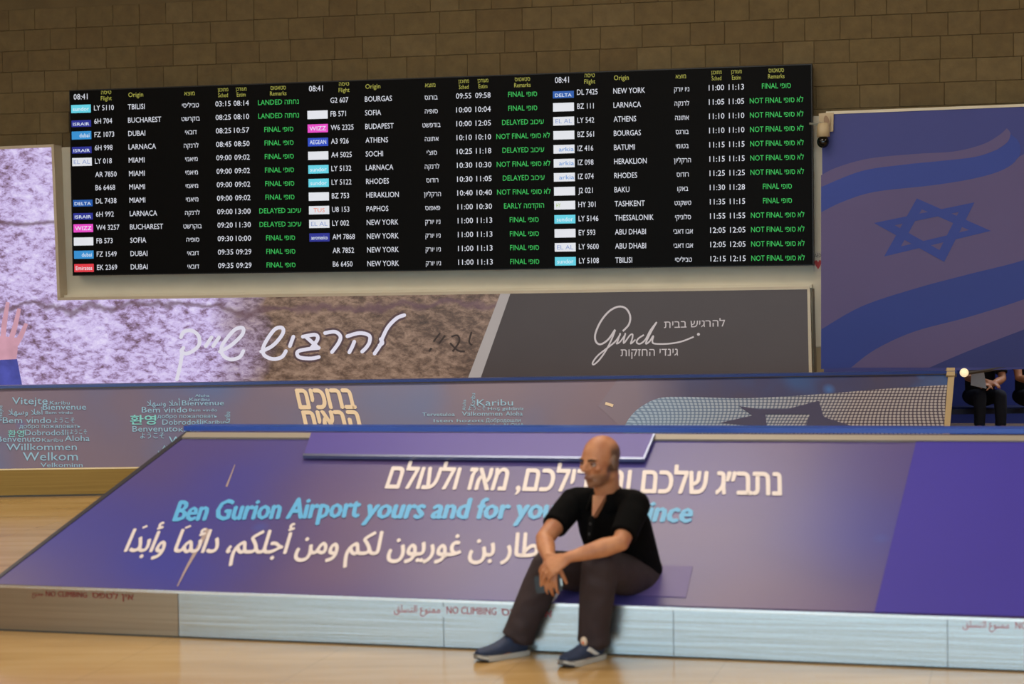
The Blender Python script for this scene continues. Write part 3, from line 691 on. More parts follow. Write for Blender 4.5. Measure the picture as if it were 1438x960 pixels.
def plinth(x0, x1, mt, nm='base_panel'):
    a, bq = FRONT1.P(x0, 822+(43)*x0/1438+.6), FRONT1.P(x1, 822+43*x1/1438+.6)
    o = link_mesh(nm, *prism_vf([a, bq, zed(bq), zed(a)], [a+inn*1.2, bq+inn*1.2, zed(bq)+inn*1.2, zed(a)+inn*1.2]), mt, stand)
    return o
seg = [(-17, 249.5, M_st2), (250.5, 622, M_st), (623, 945, M_st), (946, 1330, M_st), (1331, 1900, M_st)]
for x0, x1, mt in seg: plinth(x0, x1, mt)
a, bq = CL_, CR
lipv = prism_vf([a+N1*.006+Vector((0, 0, .006)), bq+N1*.006+Vector((0, 0, .006)), bq+N1*.006-Vector((0, 0, .008)), a+N1*.006-Vector((0, 0, .008))],
                [a-N1*.012+Vector((0, 0, .008)), bq-N1*.012+Vector((0, 0, .008)), bq-N1*.012-Vector((0, 0, .008)), a-N1*.012-Vector((0, 0, .008))])
link_mesh('steel_lip', *lipv, steel('bright_steel', (222, 226, 226), .25), stand)
aB = zed(CL_); bB = zed(CR)
link_mesh('kick_strip', *prism_vf([aB+N1*.004+Vector((0, 0, .008)), bB+N1*.004+Vector((0, 0, .008)), bB+N1*.004+Vector((0, 0, .0005)), aB+N1*.004+Vector((0, 0, .0005))],
     [aB+Vector((0, 0, .008)), bB+Vector((0, 0, .008)), bB+Vector((0, 0, .0005)), aB+Vector((0, 0, .0005))]), mat('rubber_strip', (70, 70, 66), .7), stand)
# ridge: blue cap and beige rail below it
ru = (RR-RL).normalized(); RD = S1.n
def ridge_bar(a, bq, h0, h1, d0, d1):
    q = []
    for p in (a, bq):
        q.append([p+Vector((0, 0, h0))+N1*d1, p+Vector((0, 0, h1))+N1*d1, p+Vector((0, 0, h1))+N1*d0, p+Vector((0, 0, h0))+N1*d0])
    return prism_vf(q[0], q[1])
link_mesh('ridge_cap', *ridge_bar(RL-ru*.03, RR+ru*.03, -.004, .022, -.12, .03), mat('royal_blue_cap', (30, 74, 176), .3, var=.05), stand)
link_mesh('ridge_rail', *slab(S1, [(262, 606.5), (1560, 611.5), (1560, 619), (255, 613.5)], .004, .016), mat('pale_rail', (150, 142, 128), .45), stand)
M_pur = mat('violet_print', (84, 74, 156), .4, var=.04, scale=1); M_vi = mat('violet_sheet', (58, 48, 156), .6, var=.04, scale=1)
link_mesh('violet_board', *slab(S1, [(437, 607), (917, 608.6), (903, 642), (427, 637)], .016, .030), M_pur, stand)
link_mesh('board_edge', *merge(slab(S1, [(426, 636.5), (903, 641.5), (902, 644.5), (425, 639.5)], .016, .033), slab(S1, [(917, 608.6), (920, 608.6), (905, 644.5), (902, 644)], .016, .033)), mat('edge_metal', (120, 130, 160), .3, metal=.7), stand)
link_mesh('violet_sheet', *slab(S1, [(1287, 618), (1560, 619.4), (1560, 868), (1228, 858.6)], .004, .008), M_vi, stand)
link_mesh('violet_patch', *slab(S1, [(893, 793), (973, 794.5), (963, 838.5), (893, 835)], .004, .007), mat('violet_patch', (96, 84, 146), .4), stand)
for m_ in (M_pur, M_vi, MATS['violet_patch']): m_.node_tree.nodes['Principled BSDF'].inputs['Specular IOR Level'].default_value = .3
P1 = lambda x, y: S1.P(x, y, .007)
M_w = mat('white_print', (224, 216, 216), .45); M_c = mat('sky_print', (88, 176, 230), .45)
link_mesh('hebrew_slogan', *place_text(heb('נתב״ג שלכם ובשבילכם, מאז ולעולם'), P1, 541, 685, 1097, 695, 10, -30, bold=.028, cap=.60), M_w, stand)
for w, x0, y0, x1, y1 in (('Ben Gurion Airport', 243, 731, 503, 725.5), ('yours and for you', 511, 727, 777, 728), ('ever since', 812, 729, 969, 733)):
    link_mesh('english_slogan', *place_text(w, P1, x0, y0, x1, y1, 10, -28.3, bold=.048), M_c, stand)
link_mesh('arabic_slogan', *merge(place_text(arabic('مطار بن غوريون لكم ومن أجلكم، دائما وأبدا'), P1, 174, 774, 775, 782, 14, -31, bold=.03, cap=.70),
     ribbon(P1, [(200, 741), (207, 738)], 2.5), ribbon(P1, [(260, 741), (268, 738)], 2.5)), M_w, stand)
link_mesh('shooting_star', *merge(ribbon(P1, [(292, 742), (280, 765), (262, 797), (249, 823)], [5.5, 5.5, 3, 1.2]), ribbon(P1, [(330, 652), (318, 683)], [.8, 2.5])), mat('streak_print', (170, 150, 146), .5), stand)
P1f = lambda x, y: FRONT1.P(x, y, .003)
M_red = mat('red_sticker_ink', (178, 70, 82), .5)
for sx, sy, M_i in ((45, 0, mat('dark_red_ink', (138, 58, 52), .5)), (553, 26, M_red), (1352, 47.5, M_red)):
    big = 1 if sx < 100 else 1.56
    if sx > 50:
        link_mesh('sticker', *prism_vf([FRONT1.P(sx-8, 823+sy, .0015), FRONT1.P(sx+232, 830.5+sy, .0015), FRONT1.P(sx+232, 845+sy, .0015), FRONT1.P(sx-8, 837.5+sy, .0015)],
          [FRONT1.P(sx-8, 823+sy, 0), FRONT1.P(sx+232, 830.5+sy, 0), FRONT1.P(sx+232, 845+sy, 0), FRONT1.P(sx-8, 837.5+sy, 0)]), M_st, stand)
    L0 = .44*sx/100
    if sx < 100:
        link_mesh('warning_lettering', *merge(place_text('NO CLIMBING', P1f, 64, 837, 122, 839, 0, -8, bold=.01), place_text(heb('אין לטפס'), P1f, 129, 839, 187, 842, 0, -7.5, cap=.6, bold=.01), place_text(arabic('ممنوع'), P1f, 45, 836, 60, 836.5, 0, -7)), M_i, stand)
    else:
        Y0 = 834+sy
        link_mesh('warning_lettering', *merge(place_text(arabic('ممنوع التسلق'), P1f, sx, Y0-1, sx+65, Y0+.5, 0, -10), place_text('NO CLIMBING', P1f, sx+74, Y0+1, sx+144, Y0+3, 0, -10, bold=.006), place_text(heb('אין לטפס'), P1f, sx+151, Y0+3.5, sx+222, Y0+6, 0, -9, cap=.6, bold=.006)), M_i, stand)
# --- rear stand
GL, GR = G0+(G0-G1).normalized()*1.6, G1
st2 = empty('rear_stand', zed(B0)+U2*4); tag(st2, 'low sloping stand printed with welcome words, behind the slogan stand', 'display stand')
e2 = S2.n.cross(FRONT2.n).normalized(); e2 = e2 if e2.x > 0 else -e2
pf2 = FRONT2.P(0, 660); c2L = pf2-e2*2.0; c2R = pf2+e2*((S2.P(1321, 648)-pf2).dot(e2))
bk2 = -N2*2.1; i2 = -N2*.01
V = [c2L-S2.n*.012, c2R-S2.n*.012, GR-S2.n*.012, GL-S2.n*.012, c2L+bk2, c2R+bk2, zed(c2L)+i2, zed(c2R)+i2, zed(c2R+bk2), zed(c2L+bk2)]
link_mesh('core', V, [(0, 1, 2, 3), (3, 2, 5, 4), (0, 3, 4), (1, 5, 2), (0, 6, 7, 1), (4, 5, 8, 9), (0, 4, 9, 6), (1, 7, 8, 5), (6, 9, 8, 7)], MATS['stand_core'], st2)
q2 = [c2L, c2R, GR, GL]
ps2 = link_mesh('printed_skin', *prism_vf([p+S2.n*.004 for p in q2], [p-S2.n*.01 for p in q2]), print_mat('welcome_print', (112, 104, 130), (88, 108, 158), (124, 108, 124), .4, .7, seed=1.7, bluepos=(.45, .68)), st2)
pr2 = S2.P(0, 650); set_uv(ps2, lambda p: ((p-pr2).dot(S2.u), (p-pr2).dot(S2.v)))
link_mesh('base_panel', *prism_vf([c2L, c2R, zed(c2R), zed(c2L)], [c2L+i2, c2R+i2, zed(c2R)+i2, zed(c2L)+i2]), steel('bronze_steel', (132, 98, 50), .4), st2)
link_mesh('base_lip', *prism_vf([c2L+N2*.006+Vector((0, 0, .012)), c2R+N2*.006+Vector((0, 0, .012)), c2R+N2*.006, c2L+N2*.006], [c2L+Vector((0, 0, .012)), c2R+Vector((0, 0, .012)), c2R, c2L]), mat('gold_lip', (206, 172, 128), .35, metal=.8), st2)
link_mesh('kick_strip', *prism_vf([zed(c2L)+N2*.01+Vector((0, 0, .014)), zed(c2R)+N2*.01+Vector((0, 0, .014)), zed(c2R)+N2*.01, zed(c2L)+N2*.01], [zed(c2L)+Vector((0, 0, .014)), zed(c2R)+Vector((0, 0, .014)), zed(c2R), zed(c2L)]), MATS['rubber_strip'], st2)
def bar2(h0, h1, d0, d1, e=.03):
    u_ = (GR-GL).normalized(); q = []
    for p in (GL-u_*e, GR+u_*e): q.append([p+Vector((0, 0, h0))+N2*d1, p+Vector((0, 0, h1))+N2*d1, p+Vector((0, 0, h1))+N2*d0, p+Vector((0, 0, h0))+N2*d0])
    return prism_vf(q[0], q[1])
link_mesh('ridge_cap', *bar2(0, .022, -.1, .03), mat('navy_cap', (36, 58, 132), .3), st2)
link_mesh('ridge_rail', *bar2(-.030, -.001, -.02, .012), mat('brown_rail', (96, 84, 76), .4), st2)
# right end post of the rear stand
link_mesh('end_trim', *slab(S2, [(1332, 521), (1341, 521), (1334, 600), (1331, 648), (1318, 648), (1326, 600)], .0, .02), mat('cream_post', (182, 160, 120), .5), st2)
link_mesh('post_cap', *slab(S2, [(1329.5, 516), (1341, 516), (1341, 527), (1329.5, 527)], -.01, .035), MATS['cream_post'], st2)
P2 = lambda x, y: S2.P(x, y, .010)
# dark right part of the print with the dotted cloth
m, nt, b = nodes('night_print'); uv = N(nt, 'ShaderNodeUVMap')
n = N(nt, 'ShaderNodeTexNoise', Scale=1.6, Detail=2.0); nt.links.new(uv.outputs[0], n.inputs['Vector'])
r = ramp(nt, [(.3, rgb((72, 66, 92))), (.5, rgb((62, 66, 108))), (.72, rgb((52, 90, 150)))]); nt.links.new(n.outputs[0], r.inputs[0])
v = N(nt, 'ShaderNodeTexVoronoi', Scale=3.5); nt.links.new(uv.outputs[0], v.inputs['Vector'])
s = N(nt, 'ShaderNodeMapRange'); s.inputs['From Min'].default_value = 0; s.inputs['From Max'].default_value = .22; s.inputs['To Min'].default_value = .8; s.inputs['To Max'].default_value = 0; nt.links.new(v.outputs['Distance'], s.inputs['Value'])
sp = N(nt, 'ShaderNodeSeparateXYZ'); nt.links.new(uv.outputs[0], sp.inputs[0])
gf = N(nt, 'ShaderNodeMapRange'); gf.inputs['From Min'].default_value = 5.15; gf.inputs['From Max'].default_value = 5.6; nt.links.new(sp.outputs[0], gf.inputs['Value'])
nt.links.new(mixc(nt, gf.outputs[0], rgb((116, 106, 128)), mixc(nt, s.outputs[0], r.outputs[0], rgb((66, 120, 196)))), b.inputs['Base Color']); b.inputs['Roughness'].default_value = .4
M_night = m
o = link_mesh('night_sky_print', [S2.P(x, y, .006) for x, y in [(868, 531.5), (900, 528.5), (1333, 523.5), (1322, 648), (850, 648), (872, 600), (840, 570)]], [(6, 5, 4, 3, 2, 1, 0)], M_night, st2)
set_uv(o, lambda p: ((p-pr2).dot(S2.u), (p-pr2).dot(S2.v)))
m, nt, b = nodes('dotted_cloth_print'); uv = N(nt, 'ShaderNodeUVMap')
v = N(nt, 'ShaderNodeTexVoronoi', Scale=1.0, Randomness=0.0); nt.links.new(uv.outputs[0], v.inputs['Vector'])
s = N(nt, 'ShaderNodeMapRange'); s.inputs['From Min'].default_value = .30; s.inputs['From Max'].default_value = .46; s.inputs['To Min'].default_value = 1; s.inputs['To Max'].default_value = 0; nt.links.new(v.outputs['Distance'], s.inputs['Value'])
sp = N(nt, 'ShaderNodeSeparateXYZ'); nt.links.new(uv.outputs[0], sp.inputs[0])
gx = N(nt, 'ShaderNodeMapRange'); gx.inputs['From Min'].default_value = 0; gx.inputs['From Max'].default_value = 60; nt.links.new(sp.outputs[0], gx.inputs['Value'])
dotc = mixc(nt, gx.outputs[0], rgb((150, 180, 210)), rgb((172, 168, 172))); grd = mixc(nt, gx.outputs[0], rgb((104, 134, 172)), rgb((70, 62, 82)))
nt.links.new(mixc(nt, s.outputs[0], grd, dotc), b.inputs['Base Color']); b.inputs['Roughness'].default_value = .5
M_dot = m
# cloth sheet: grid mesh following the waving upper edge, uv in thread counts
top = spl([(876, 600), (885, 585), (900, 571), (925, 559), (960, 557), (1040, 559), (1110, 556), (1180, 551), (1240, 546), (1333, 540)], 8)
V, Fc, UVs = [], [], []
nr = 12
for i, (x, y) in enumerate(top):
    for j in range(nr+1):
        t = j/nr; yy = y+(640-y)*t; xx = x - (18*t*t if x > 1100 else 4*t)
        V.append(S2.P(xx, yy, .009)); UVs.append(((x-870)/5.6+1.6*math.sin(j*.35+x*.01), (yy)/4.2))
for i in range(len(top)-1):
    for j in range(nr):
        a = i*(nr+1)+j; Fc.append((a, a+1, a+nr+2, a+nr+1))
o = link_mesh('dotted_cloth_print', V, Fc, M_dot, st2); me = o.data; ul = me.uv_layers.new(name='surface')
for l in me.loops: ul.data[l.index].uv = UVs[l.vertex_index]
P3 = lambda x, y: S2.P(x, y, .012)
def c3(p): return [(840+x/2.405, 500+y/2.405) for x, y in p]
M_ds = mat('dark_star_print', (62, 62, 96), .5)
link_mesh('dark_star_print', *merge(poly_vf([P3(x, y) for x, y in c3([(475, 168), (540, 178), (640, 178), (745, 150), (762, 205), (870, 240), (700, 240), (715, 195), (565, 195), (570, 240), (410, 225), (520, 200)])])), M_ds, st2)
M_t2 = mat('pale_blue_print', (138, 188, 220), .5); M_t3 = mat('bright_cyan_print', (120, 205, 210), .5)
AH = arabic('أهلا وسهلا')
WD = [('Vitejte', 17, 567.4, 67, 10), ('Karibu', 70, 567.7, 98, 5), ('Bienvenue', 60, 575, 121, 8), (AH, 12, 582, 60, 8), ('Bem vindo', 64, 581, 102, 4), ('Bem vindo', 4, 594, 72, 8.5),
 ('ようこそ', 75, 593, 105, 6), ('добро пожаловать', 27, 601, 113, 5.5), ('Dobrodošli', 35, 611, 96, 8), ('ようこそ', 98, 609, 122, 5.5), ('Benvenuto', -4, 620, 57, 8),
 ('Karibu', 59, 620, 88, 5), ('Aloha', 91, 619, 126, 8), ('Willkommen', 9, 632, 108, 9.5), ('Welkom', 32, 646.5, 109.5, 12), ('Velkominn', 57, 655.5, 116, 6),
 ('Aloha', 274, 557, 294, 3.6), ('Karibu', 266, 563, 294, 4.8), (AH, 206.6, 569.6, 253, 8), ('Bienvenue', 255.5, 569, 314.6, 7.2), ('Bem vindo', 199, 579, 263, 8), ('Bem vindo', 265.6, 577.5, 305, 4),
 ('добро пожаловать', 221, 586.7, 305, 5.2), ('Dobrodošli', 228, 596, 285, 7.5), ('Karibu', 286, 594.5, 314, 5), ('Benvenuto', 186, 605.7, 249.4, 8), ('Karibu', 251, 605.7, 280, 5),
 ('ようこそ', 197, 615, 231, 7), ('Willkommen', 237, 622.5, 336, 10), ('Aloha', 228, 630, 248, 5), ('Karibu', 222, 637, 240, 4.5),
 ('Karibu', 669.7, 569.4, 720.5, 9), ('Hoş geldiniz', 685, 575.8, 735.5, 4.5), ('ようこそ', 657, 575.6, 682, 5), ('Tervetuloa', 593, 584, 638.7, 5), ('Välkommen', 648.7, 583.6, 705.4, 6), ('Aloha', 710, 583.4, 734, 6),
 ('Isten hozott', 609, 592.4, 680, 4.2), ('Добродошли', 682, 592.4, 731, 5), ('ALOHA', 706, 599, 736, 5), ('Bienvenidos', 657, 599, 704, 4)]
for w, x0, y, x1, h in WD: link_mesh('welcome_word', *place_text(w, P2, x0, y, x1, y-(x1-x0)*.004, 0, -h), M_t2, st2)
for w, x0, y0, y1, h in (('Karibu', 667, 570, 552, 6.5), ('Aloha', 654, 576, 561, 5), ('Karibu', 323, 594, 578, 8), ('Vítejte', 3, 592, 569, 5)):
    link_mesh('welcome_word', *place_text(w, P2, x0, y0, x0+.3, y1, -h, 0), M_t2, st2)
link_mesh('korean_welcome', *merge(place_text('환영', P2, 183, 595, 219, 594.8, 0, -12, cap=.8, bold=.02), place_text('환영', P2, 11, 612.5, 34, 612.4, 0, -8.5, cap=.8, bold=.01)), M_t3, st2)
link_mesh('hebrew_welcome', *merge(place_text(heb('ברוכים'), P2, 421, 573.6, 500, 573, -6, -27, cap=.59, bold=.045), place_text(heb('הבאים'), P2, 430, 604, 508, 603.4, -6, -27, cap=.59, bold=.045)), mat('cream_print', (226, 206, 176), .5), st2)
link_mesh('cream_mark', *ribbon(P2, [(850, 566), (861, 569.5)], 4), MATS['cream_print'], st2)
# ------------------------------------------------------------------ people
def skin_mat():
    m, nt, b = nodes('skin'); tc = N(nt, 'ShaderNodeTexCoord'); n = N(nt, 'ShaderNodeTexNoise', Scale=14.0, Detail=3.0); nt.links.new(tc.outputs['Object'], n.inputs['Vector'])
    r = ramp(nt, [(.3, rgb((176, 116, 84))), (.7, rgb((204, 144, 104)))]); nt.links.new(n.outputs[0], r.inputs[0])
    at = N(nt, 'ShaderNodeAttribute'); at.attribute_name = 'stubble'
    nt.links.new(mixc(nt, at.outputs['Fac'], r.outputs[0], rgb((96, 74, 62))), b.inputs['Base Color'])
    b.inputs['Roughness'].default_value = .48; b.inputs['Subsurface Weight'].default_value = .06; b.inputs['Subsurface Radius'].default_value = (.02, .01, .005)
    return m
M_skin = skin_mat()
def hand_vf(wrist, d, pn, side, curl, spread=1.0, thumb_in=.3, sc=1.0):
    """wrist point, pointing direction, palm normal (out of the palm), side=+1 if thumb lies along d x pn"""
    d = Vector(d).normalized(); pn = Vector(pn); pn = (pn-d*pn.dot(d)).normalized(); t = d.cross(pn)*side
    W_ = Vector(wrist); out = []
    out.append(loft_vf([(W_-d*.03*sc, t*.026*sc, pn*.019*sc), (W_, t*.028*sc, pn*.019*sc), (W_+d*.03*sc, t*.037*sc, pn*.017*sc), (W_+d*.07*sc, t*.042*sc, pn*.015*sc), (W_+d*.095*sc, t*.040*sc, pn*.012*sc), (W_+d*.102*sc, t*.03*sc, pn*.006*sc)], 16))
    for k, (off, L, ro) in enumerate(((.031, .074, .0094), (.0105, .082, .0098), (-.0105, .076, .0092), (-.031, .060, .0083))):
        base = W_+d*(.088-.004*abs(k-1.3))*sc+t*off*sc*spread
        dirv = (d+t*off*2.2*spread).normalized(); p = base; pts = [(base-d*.02*sc, ro*sc), (base, ro*1.04*sc)]
        c_ = curl[k] if isinstance(curl, (list, tuple)) else curl
        for j, seg in enumerate((.45, .31, .24)):
            a = c_*(j+.7)
            dd = dirv*math.cos(a)+pn*math.sin(a); p = p+dd*L*seg*sc; pts.append((p, ro*(1-.09*(j+1))*sc))
        out.append(limb(pts, up=t, n=10))
    b0 = W_+d*.022*sc+t*.024*sc
    td = (d*.62+t*.72+pn*thumb_in).normalized(); p1 = b0+td*.04*sc; td2 = (d*.9+t*.35+pn*(thumb_in+.2)).normalized(); p2 = p1+td2*.032*sc; p3 = p2+(td2+pn*.2).normalized()*.026*sc
    out.append(limb([(b0-td*.01*sc, .015*sc), (b0, .0155*sc), (p1, .0115*sc), (p2, .0105*sc), (p3, .009*sc)], up=pn, n=10))
    return merge(*out)
def head_vf(c, Fw, Up, Lf):
    """head, neck not included. c: middle of the head, face looks along Fw"""
    E = lambda f, u, l, a, bb, cc: ell_vf(c+Fw*f+Up*u+Lf*l, (Lf*a, Fw*bb, Up*cc), 20, 14)
    S_ = [E(-.012, .035, 0, .076, .096, .086), E(.018, .02, 0, .068, .074, .085), E(.022, -.035, 0, .060, .060, .062), E(.040, -.072, 0, .042, .044, .036),
          E(.066, -.088, 0, .022, .020, .017), E(.078, .028, 0, .050, .016, .013),
          E(.066, -.012, .040, .022, .020, .020), E(.066, -.012, -.040, .022, .020, .020),
          E(.086, -.052, 0, .026, .010, .006), E(.085, -.062, 0, .023, .010, .0065), E(-.03, -.055, .0, .055, .06, .05)]
    S_.append(limb([(c+Fw*.080+Up*.030, .0095), (c+Fw*.096+Up*.008, .0105), (c+Fw*.110+Up*-.014, .013)], up=Lf, n=10))
    for s in (1, -1):
        S_.append(E(.098, -.020, s*.013, .0085, .010, .008))
        e = c+Lf*s*.079+Fw*-.008+Up*.0
        S_.append(loft_vf([(e-Lf*s*.012, Fw*.014+Up*.004, Up*.026), (e+Lf*s*.002, Fw*.019+Up*.005, Up*.033-Fw*.004), (e+Lf*s*.009-Fw*.006, Fw*.018+Up*.005, Up*.033-Fw*.004), (e+Lf*s*.012-Fw*.006, Fw*.012, Up*.025)], 14))
    return merge(*S_)
def make_person(J, label, origin, cloth, vox=.0055, bg=False, group=None):
    c, Fw, Up = J['head'], J['Fh'].normalized(), J['Uh'].normalized(); Lf = Up.cross(Fw)*-1; Lf = -Lf if Lf.dot(J['L']) < 0 else Lf
    Up = (Up-Fw*Up.dot(Fw)).normalized()
    L = J['L'].normalized(); nb = J['neck']
    parts = [head_vf(c, Fw, Up, Lf), limb([(nb-(c-nb)*.45, .085), (nb, .060), (nb*.45+(c-Fw*.03)*.55, .058), (c-Up*.03-Fw*.03, .062)], up=Fw)]
    sp_ = J['spine']      # list of (point, half width, half depth) from hem to shoulders
    def torso(g_, lo=0):
        R = []
        for i, (p, w_, d_) in enumerate(sp_):
            a = sp_[min(i+1, len(sp_)-1)][0]-sp_[max(i-1, 0)][0]; fr = L.cross(a.normalized()).normalized()
            R.append((p, L*(w_+g_), fr*(d_+g_)))
        return R
    parts.append(loft_vf(torso(-.018), 24))
    for s in ('R', 'L'):
        sh, el, wr = J['sh'+s], J['el'+s], J['wr'+s]
        parts.append(limb([(sh, .05), (sh.lerp(el, .5), .047), (el, .041), (el.lerp(wr, .3), .0435), (el.lerp(wr, .7), .033), (wr, .026, .85)]))
        parts.append(hand_vf(wr, J['hd'+s], J['hn'+s], J['hs'+s], J.get('hc'+s, .45), thumb_in=J.get('ht'+s, .3), spread=1.08, sc=J.get('hsc', 1)))
        hp, kn, an = J['hip'+s], J['kn'+s], J['an'+s]
        parts.append(limb([(hp, .065), (hp.lerp(kn, .5), .06), (kn, .046), (kn.lerp(an, .35), .046), (an, .032)], up=(1, 0, 0)))
        parts.append(limb([(an, .034), (an+J['ft'+s]*.06-Vector((0, 0, .035)), .03), (an+J['ft'+s]*.15-Vector((0, 0, .058)), .02)]))
    eyes = [c+Fw*.080+Up*.006+Lf*s*.0315 for s in (1, -1)]
    def post(co):
        for e in eyes:
            d = co-np.array(e+Fw*.006); r2 = (d**2).sum(1); co = co-np.outer(np.exp(-r2/(2*.013**2))*.009, np.array(Fw))
        return co
    body = remesh('person', merge(*parts), vox, M_skin, None, origin, 3, post)
    tag(body, label, 'person', group)
    # stubble attribute on the jaw and the shaved sides of the scalp
    me = body.data; n = len(me.vertices); co = np.empty(n*3); me.vertices.foreach_get('co', co); co = co.reshape(-1, 3)+np.array(origin)-np.array(c)
    f_, u_, l_ = co@np.array(Fw), co@np.array(Up), np.abs(co@np.array(Lf))
    jaw = np.clip((-u_-.032)/.02, 0, 1)*np.clip((f_+.02)/.03, 0, 1)*np.clip((u_+.13)/.03, 0, 1)*(np.sqrt((co**2).sum(1)) < .15)
    hair = np.clip((-f_+.026-.25*(u_-.0))/.02, 0, 1)*np.clip((u_+.055)/.02, 0, 1)*np.clip((.088-u_)/.035, 0, 1)*np.clip((l_*2.2-f_*1.0-.055)/.04, 0, 1)*(np.sqrt((co**2).sum(1)) < .16)
    jaw = np.maximum(jaw, hair*1.5)
    at = me.attributes.new('stubble', 'FLOAT', 'POINT'); at.data.foreach_set('value', (jaw*.65).astype(np.float32))
    # eyes, brows, mouth, nostrils
    for s, e in zip((1, -1), eyes):
        ey = link_mesh('eye', *ell_vf(e-Fw*.0035, (Lf*.0125, Fw*.0115, Up*.0085)), mat('eye_white', (190, 180, 172), .3), body, smooth=True)
        link_mesh('iris', *ell_vf(e+Fw*.0055, (Lf*.0055, Fw*.004, Up*.0055), 10, 8), mat('iris_brown', (40, 24, 16), .2), ey, smooth=True)
        link_mesh('eyelid', *limb([(e+Lf*.013*1+Fw*.0028+Up*.003, .003), (e+Fw*.0085+Up*.0065, .0042), (e-Lf*.013+Fw*.0028+Up*.003, .003)], up=Up, n=8), mat('eyelid_skin', (120, 76, 56), .5), ey, smooth=True)
        link_mesh('eyebrow', *limb([(e+Lf*s*.020+Fw*.002+Up*.020, .0026), (e+Lf*s*.004+Fw*.0125+Up*.0235, .0042), (e-Lf*s*.014+Fw*.0135+Up*.019, .0036)], up=Fw, n=8), mat('brow_hair', (52, 36, 28), .8), body, smooth=True)
    link_mesh('mouth', *limb([(c+Fw*.088-Up*.0575+Lf*.021, .002), (c+Fw*.0955-Up*.0565, .0028), (c+Fw*.088-Up*.0575-Lf*.021, .002)], up=Up, n=8), mat('lip_line', (122, 66, 58), .5), body, smooth=True)
    return body, torso, L
def jitter(vf): return vf
# --- the seated man
MB = at_z(800, 925, 0)
Lm = Vector((.80, -.58, .02)).normalized()
J = dict(head=at_y(843, 649, 8.66), Fh=Vector((-.72, -.69, -.10)), Uh=Vector((-.05, -.06, 1)), L=Lm, neck=at_y(853, 697, 8.74))
J['shR'], J['elR'], J['wrR'] = at_y(806, 704, 8.84), at_y(764, 757, 8.62), at_y(772, 786, 8.46)
J['shL'], J['elL'], J['wrL'] = at_y(893, 708, 8.64), at_y(871, 762, 8.46), at_y(797, 783, 8.42)
J['spine'] = [(at_y(889, 822, 8.98), .165, .125), (at_y(880, 796, 8.93), .175, .13), (at_y(872, 768, 8.87), .178, .132), (at_y(863, 738, 8.81), .185, .128), (at_y(855, 713, 8.77), .175, .105), (at_y(852, 699, 8.755), .12, .08), (at_y(851, 692, 8.75), .07, .06)]
J['hipR'], J['knR'], J['anR'] = at_y(872, 812, 9.03), at_y(770, 797, 8.72), at_y(723, 900, 8.70)
J['hipL'], J['knL'], J['anL'] = at_y(903, 815, 8.90), at_y(842, 795, 8.53), at_y(832, 905, 8.58)
J['ftR'] = Vector((-.80, -.60, 0)); J['ftL'] = Vector((-.66, -.75, 0))
J['hdR'] = Vector((-.10, -.25, -1)); J['hnR'] = Vector((.35, .9, 0)); J['hsR'] = 1; J['hcR'] = .42
J['hdL'] = Vector((-.85, -.12, -.45)); J['hnL'] = Vector((-.1, .6, -.75)); J['hsL'] = -1; J['hcL'] = .5
M_blk = mat('black_cotton', (7, 7, 8), .95, var=.2, scale=20, bump=.2, bscale=18)
M_blk.node_tree.nodes['Principled BSDF'].inputs['Specular IOR Level'].default_value = .12
M_tr = mat('plum_trousers', (50, 38, 42), .8, var=.15, scale=14, bump=.5, bscale=14)
man, torso, L = make_person(J, 'bald man in black polo shirt and dark trousers seated on the stand', MB, None)
def noise_push(amp, sc_):
    def f(co):
        n_ = np.sin(co[:, 0]*sc_+np.sin(co[:, 2]*sc_*1.3)*1.7)*np.sin(co[:, 2]*sc_*1.1+co[:, 1]*sc_*.8)*np.sin(co[:, 1]*sc_*1.7+co[:, 0]*4)
        c_ = np.array([0, -1, 0]); return co+np.outer(n_*amp, c_)
    return f
def sleeve(sh, el, t, r0, r1, drop):
    e = sh.lerp(el, t); d = (el-sh).normalized()
    return limb([(sh-d*.01, r0), (sh.lerp(el, .35*t), r0*.99), (sh.lerp(el, t*.8), r1*1.0), (e, r1*1.0)], caps=False, n=20)
def shirt_vf(J, torso, t=.66, tl=.82):
    sh = [loft_vf(torso(.0), 28)]
    for s in 'RL':
        inn_ = J['sh'+s].lerp(J['neck'], .45)
        sh.append(limb([(inn_, .058), (J['sh'+s].lerp(J['neck'], .12), .066), (J['sh'+s], .064)], n=18))
        sh.append(sleeve(J['sh'+s], J['el'+s], t if s == 'R' else tl, .067, .062, 0))
    return merge(*sh)
shirt = remesh('polo_shirt', shirt_vf(J, torso), .006, M_blk, man, None, 5, noise_push(.004, 22))
# collar, placket and buttons
nk = J['neck']; fr = (Lm.cross(Vector((0, 0, 1)))).normalized(); fr = fr if fr.y < 0 else -fr
upn = (J['head']-nk).normalized()
def collar(s):
    V = []; n = 10
    for i in range(n+1):
        a = math.radians(180-150*i/n)
        base = nk+(fr*math.cos(a)*.072+Lm*s*math.sin(a)*.070)+Vector((0, 0, .018-.030*i/n))
        topp = nk+(fr*math.cos(a)*.064+Lm*s*math.sin(a)*.062)+Vector((0, 0, .050-.028*i/n))
        low = base+(fr*math.cos(a)+Lm*s*math.sin(a))*(.026+.006*i/n)-Vector((0, 0, .022+.022*(i/n)))
        V += [topp, base+(topp-base)*.4+(fr*math.cos(a)+Lm*s*math.sin(a))*.012, low, low-Vector((0, 0, .003))-(fr*math.cos(a)+Lm*s*math.sin(a))*.008, base-Vector((0, 0, .004))]
    Fq = [(i*5+j, i*5+j+1, i*5+5+j+1, i*5+5+j) for i in range(n) for j in range(4)]
    return V, Fq
link_mesh('collar', *merge(collar(1), collar(-1)), M_blk, man, smooth=True)
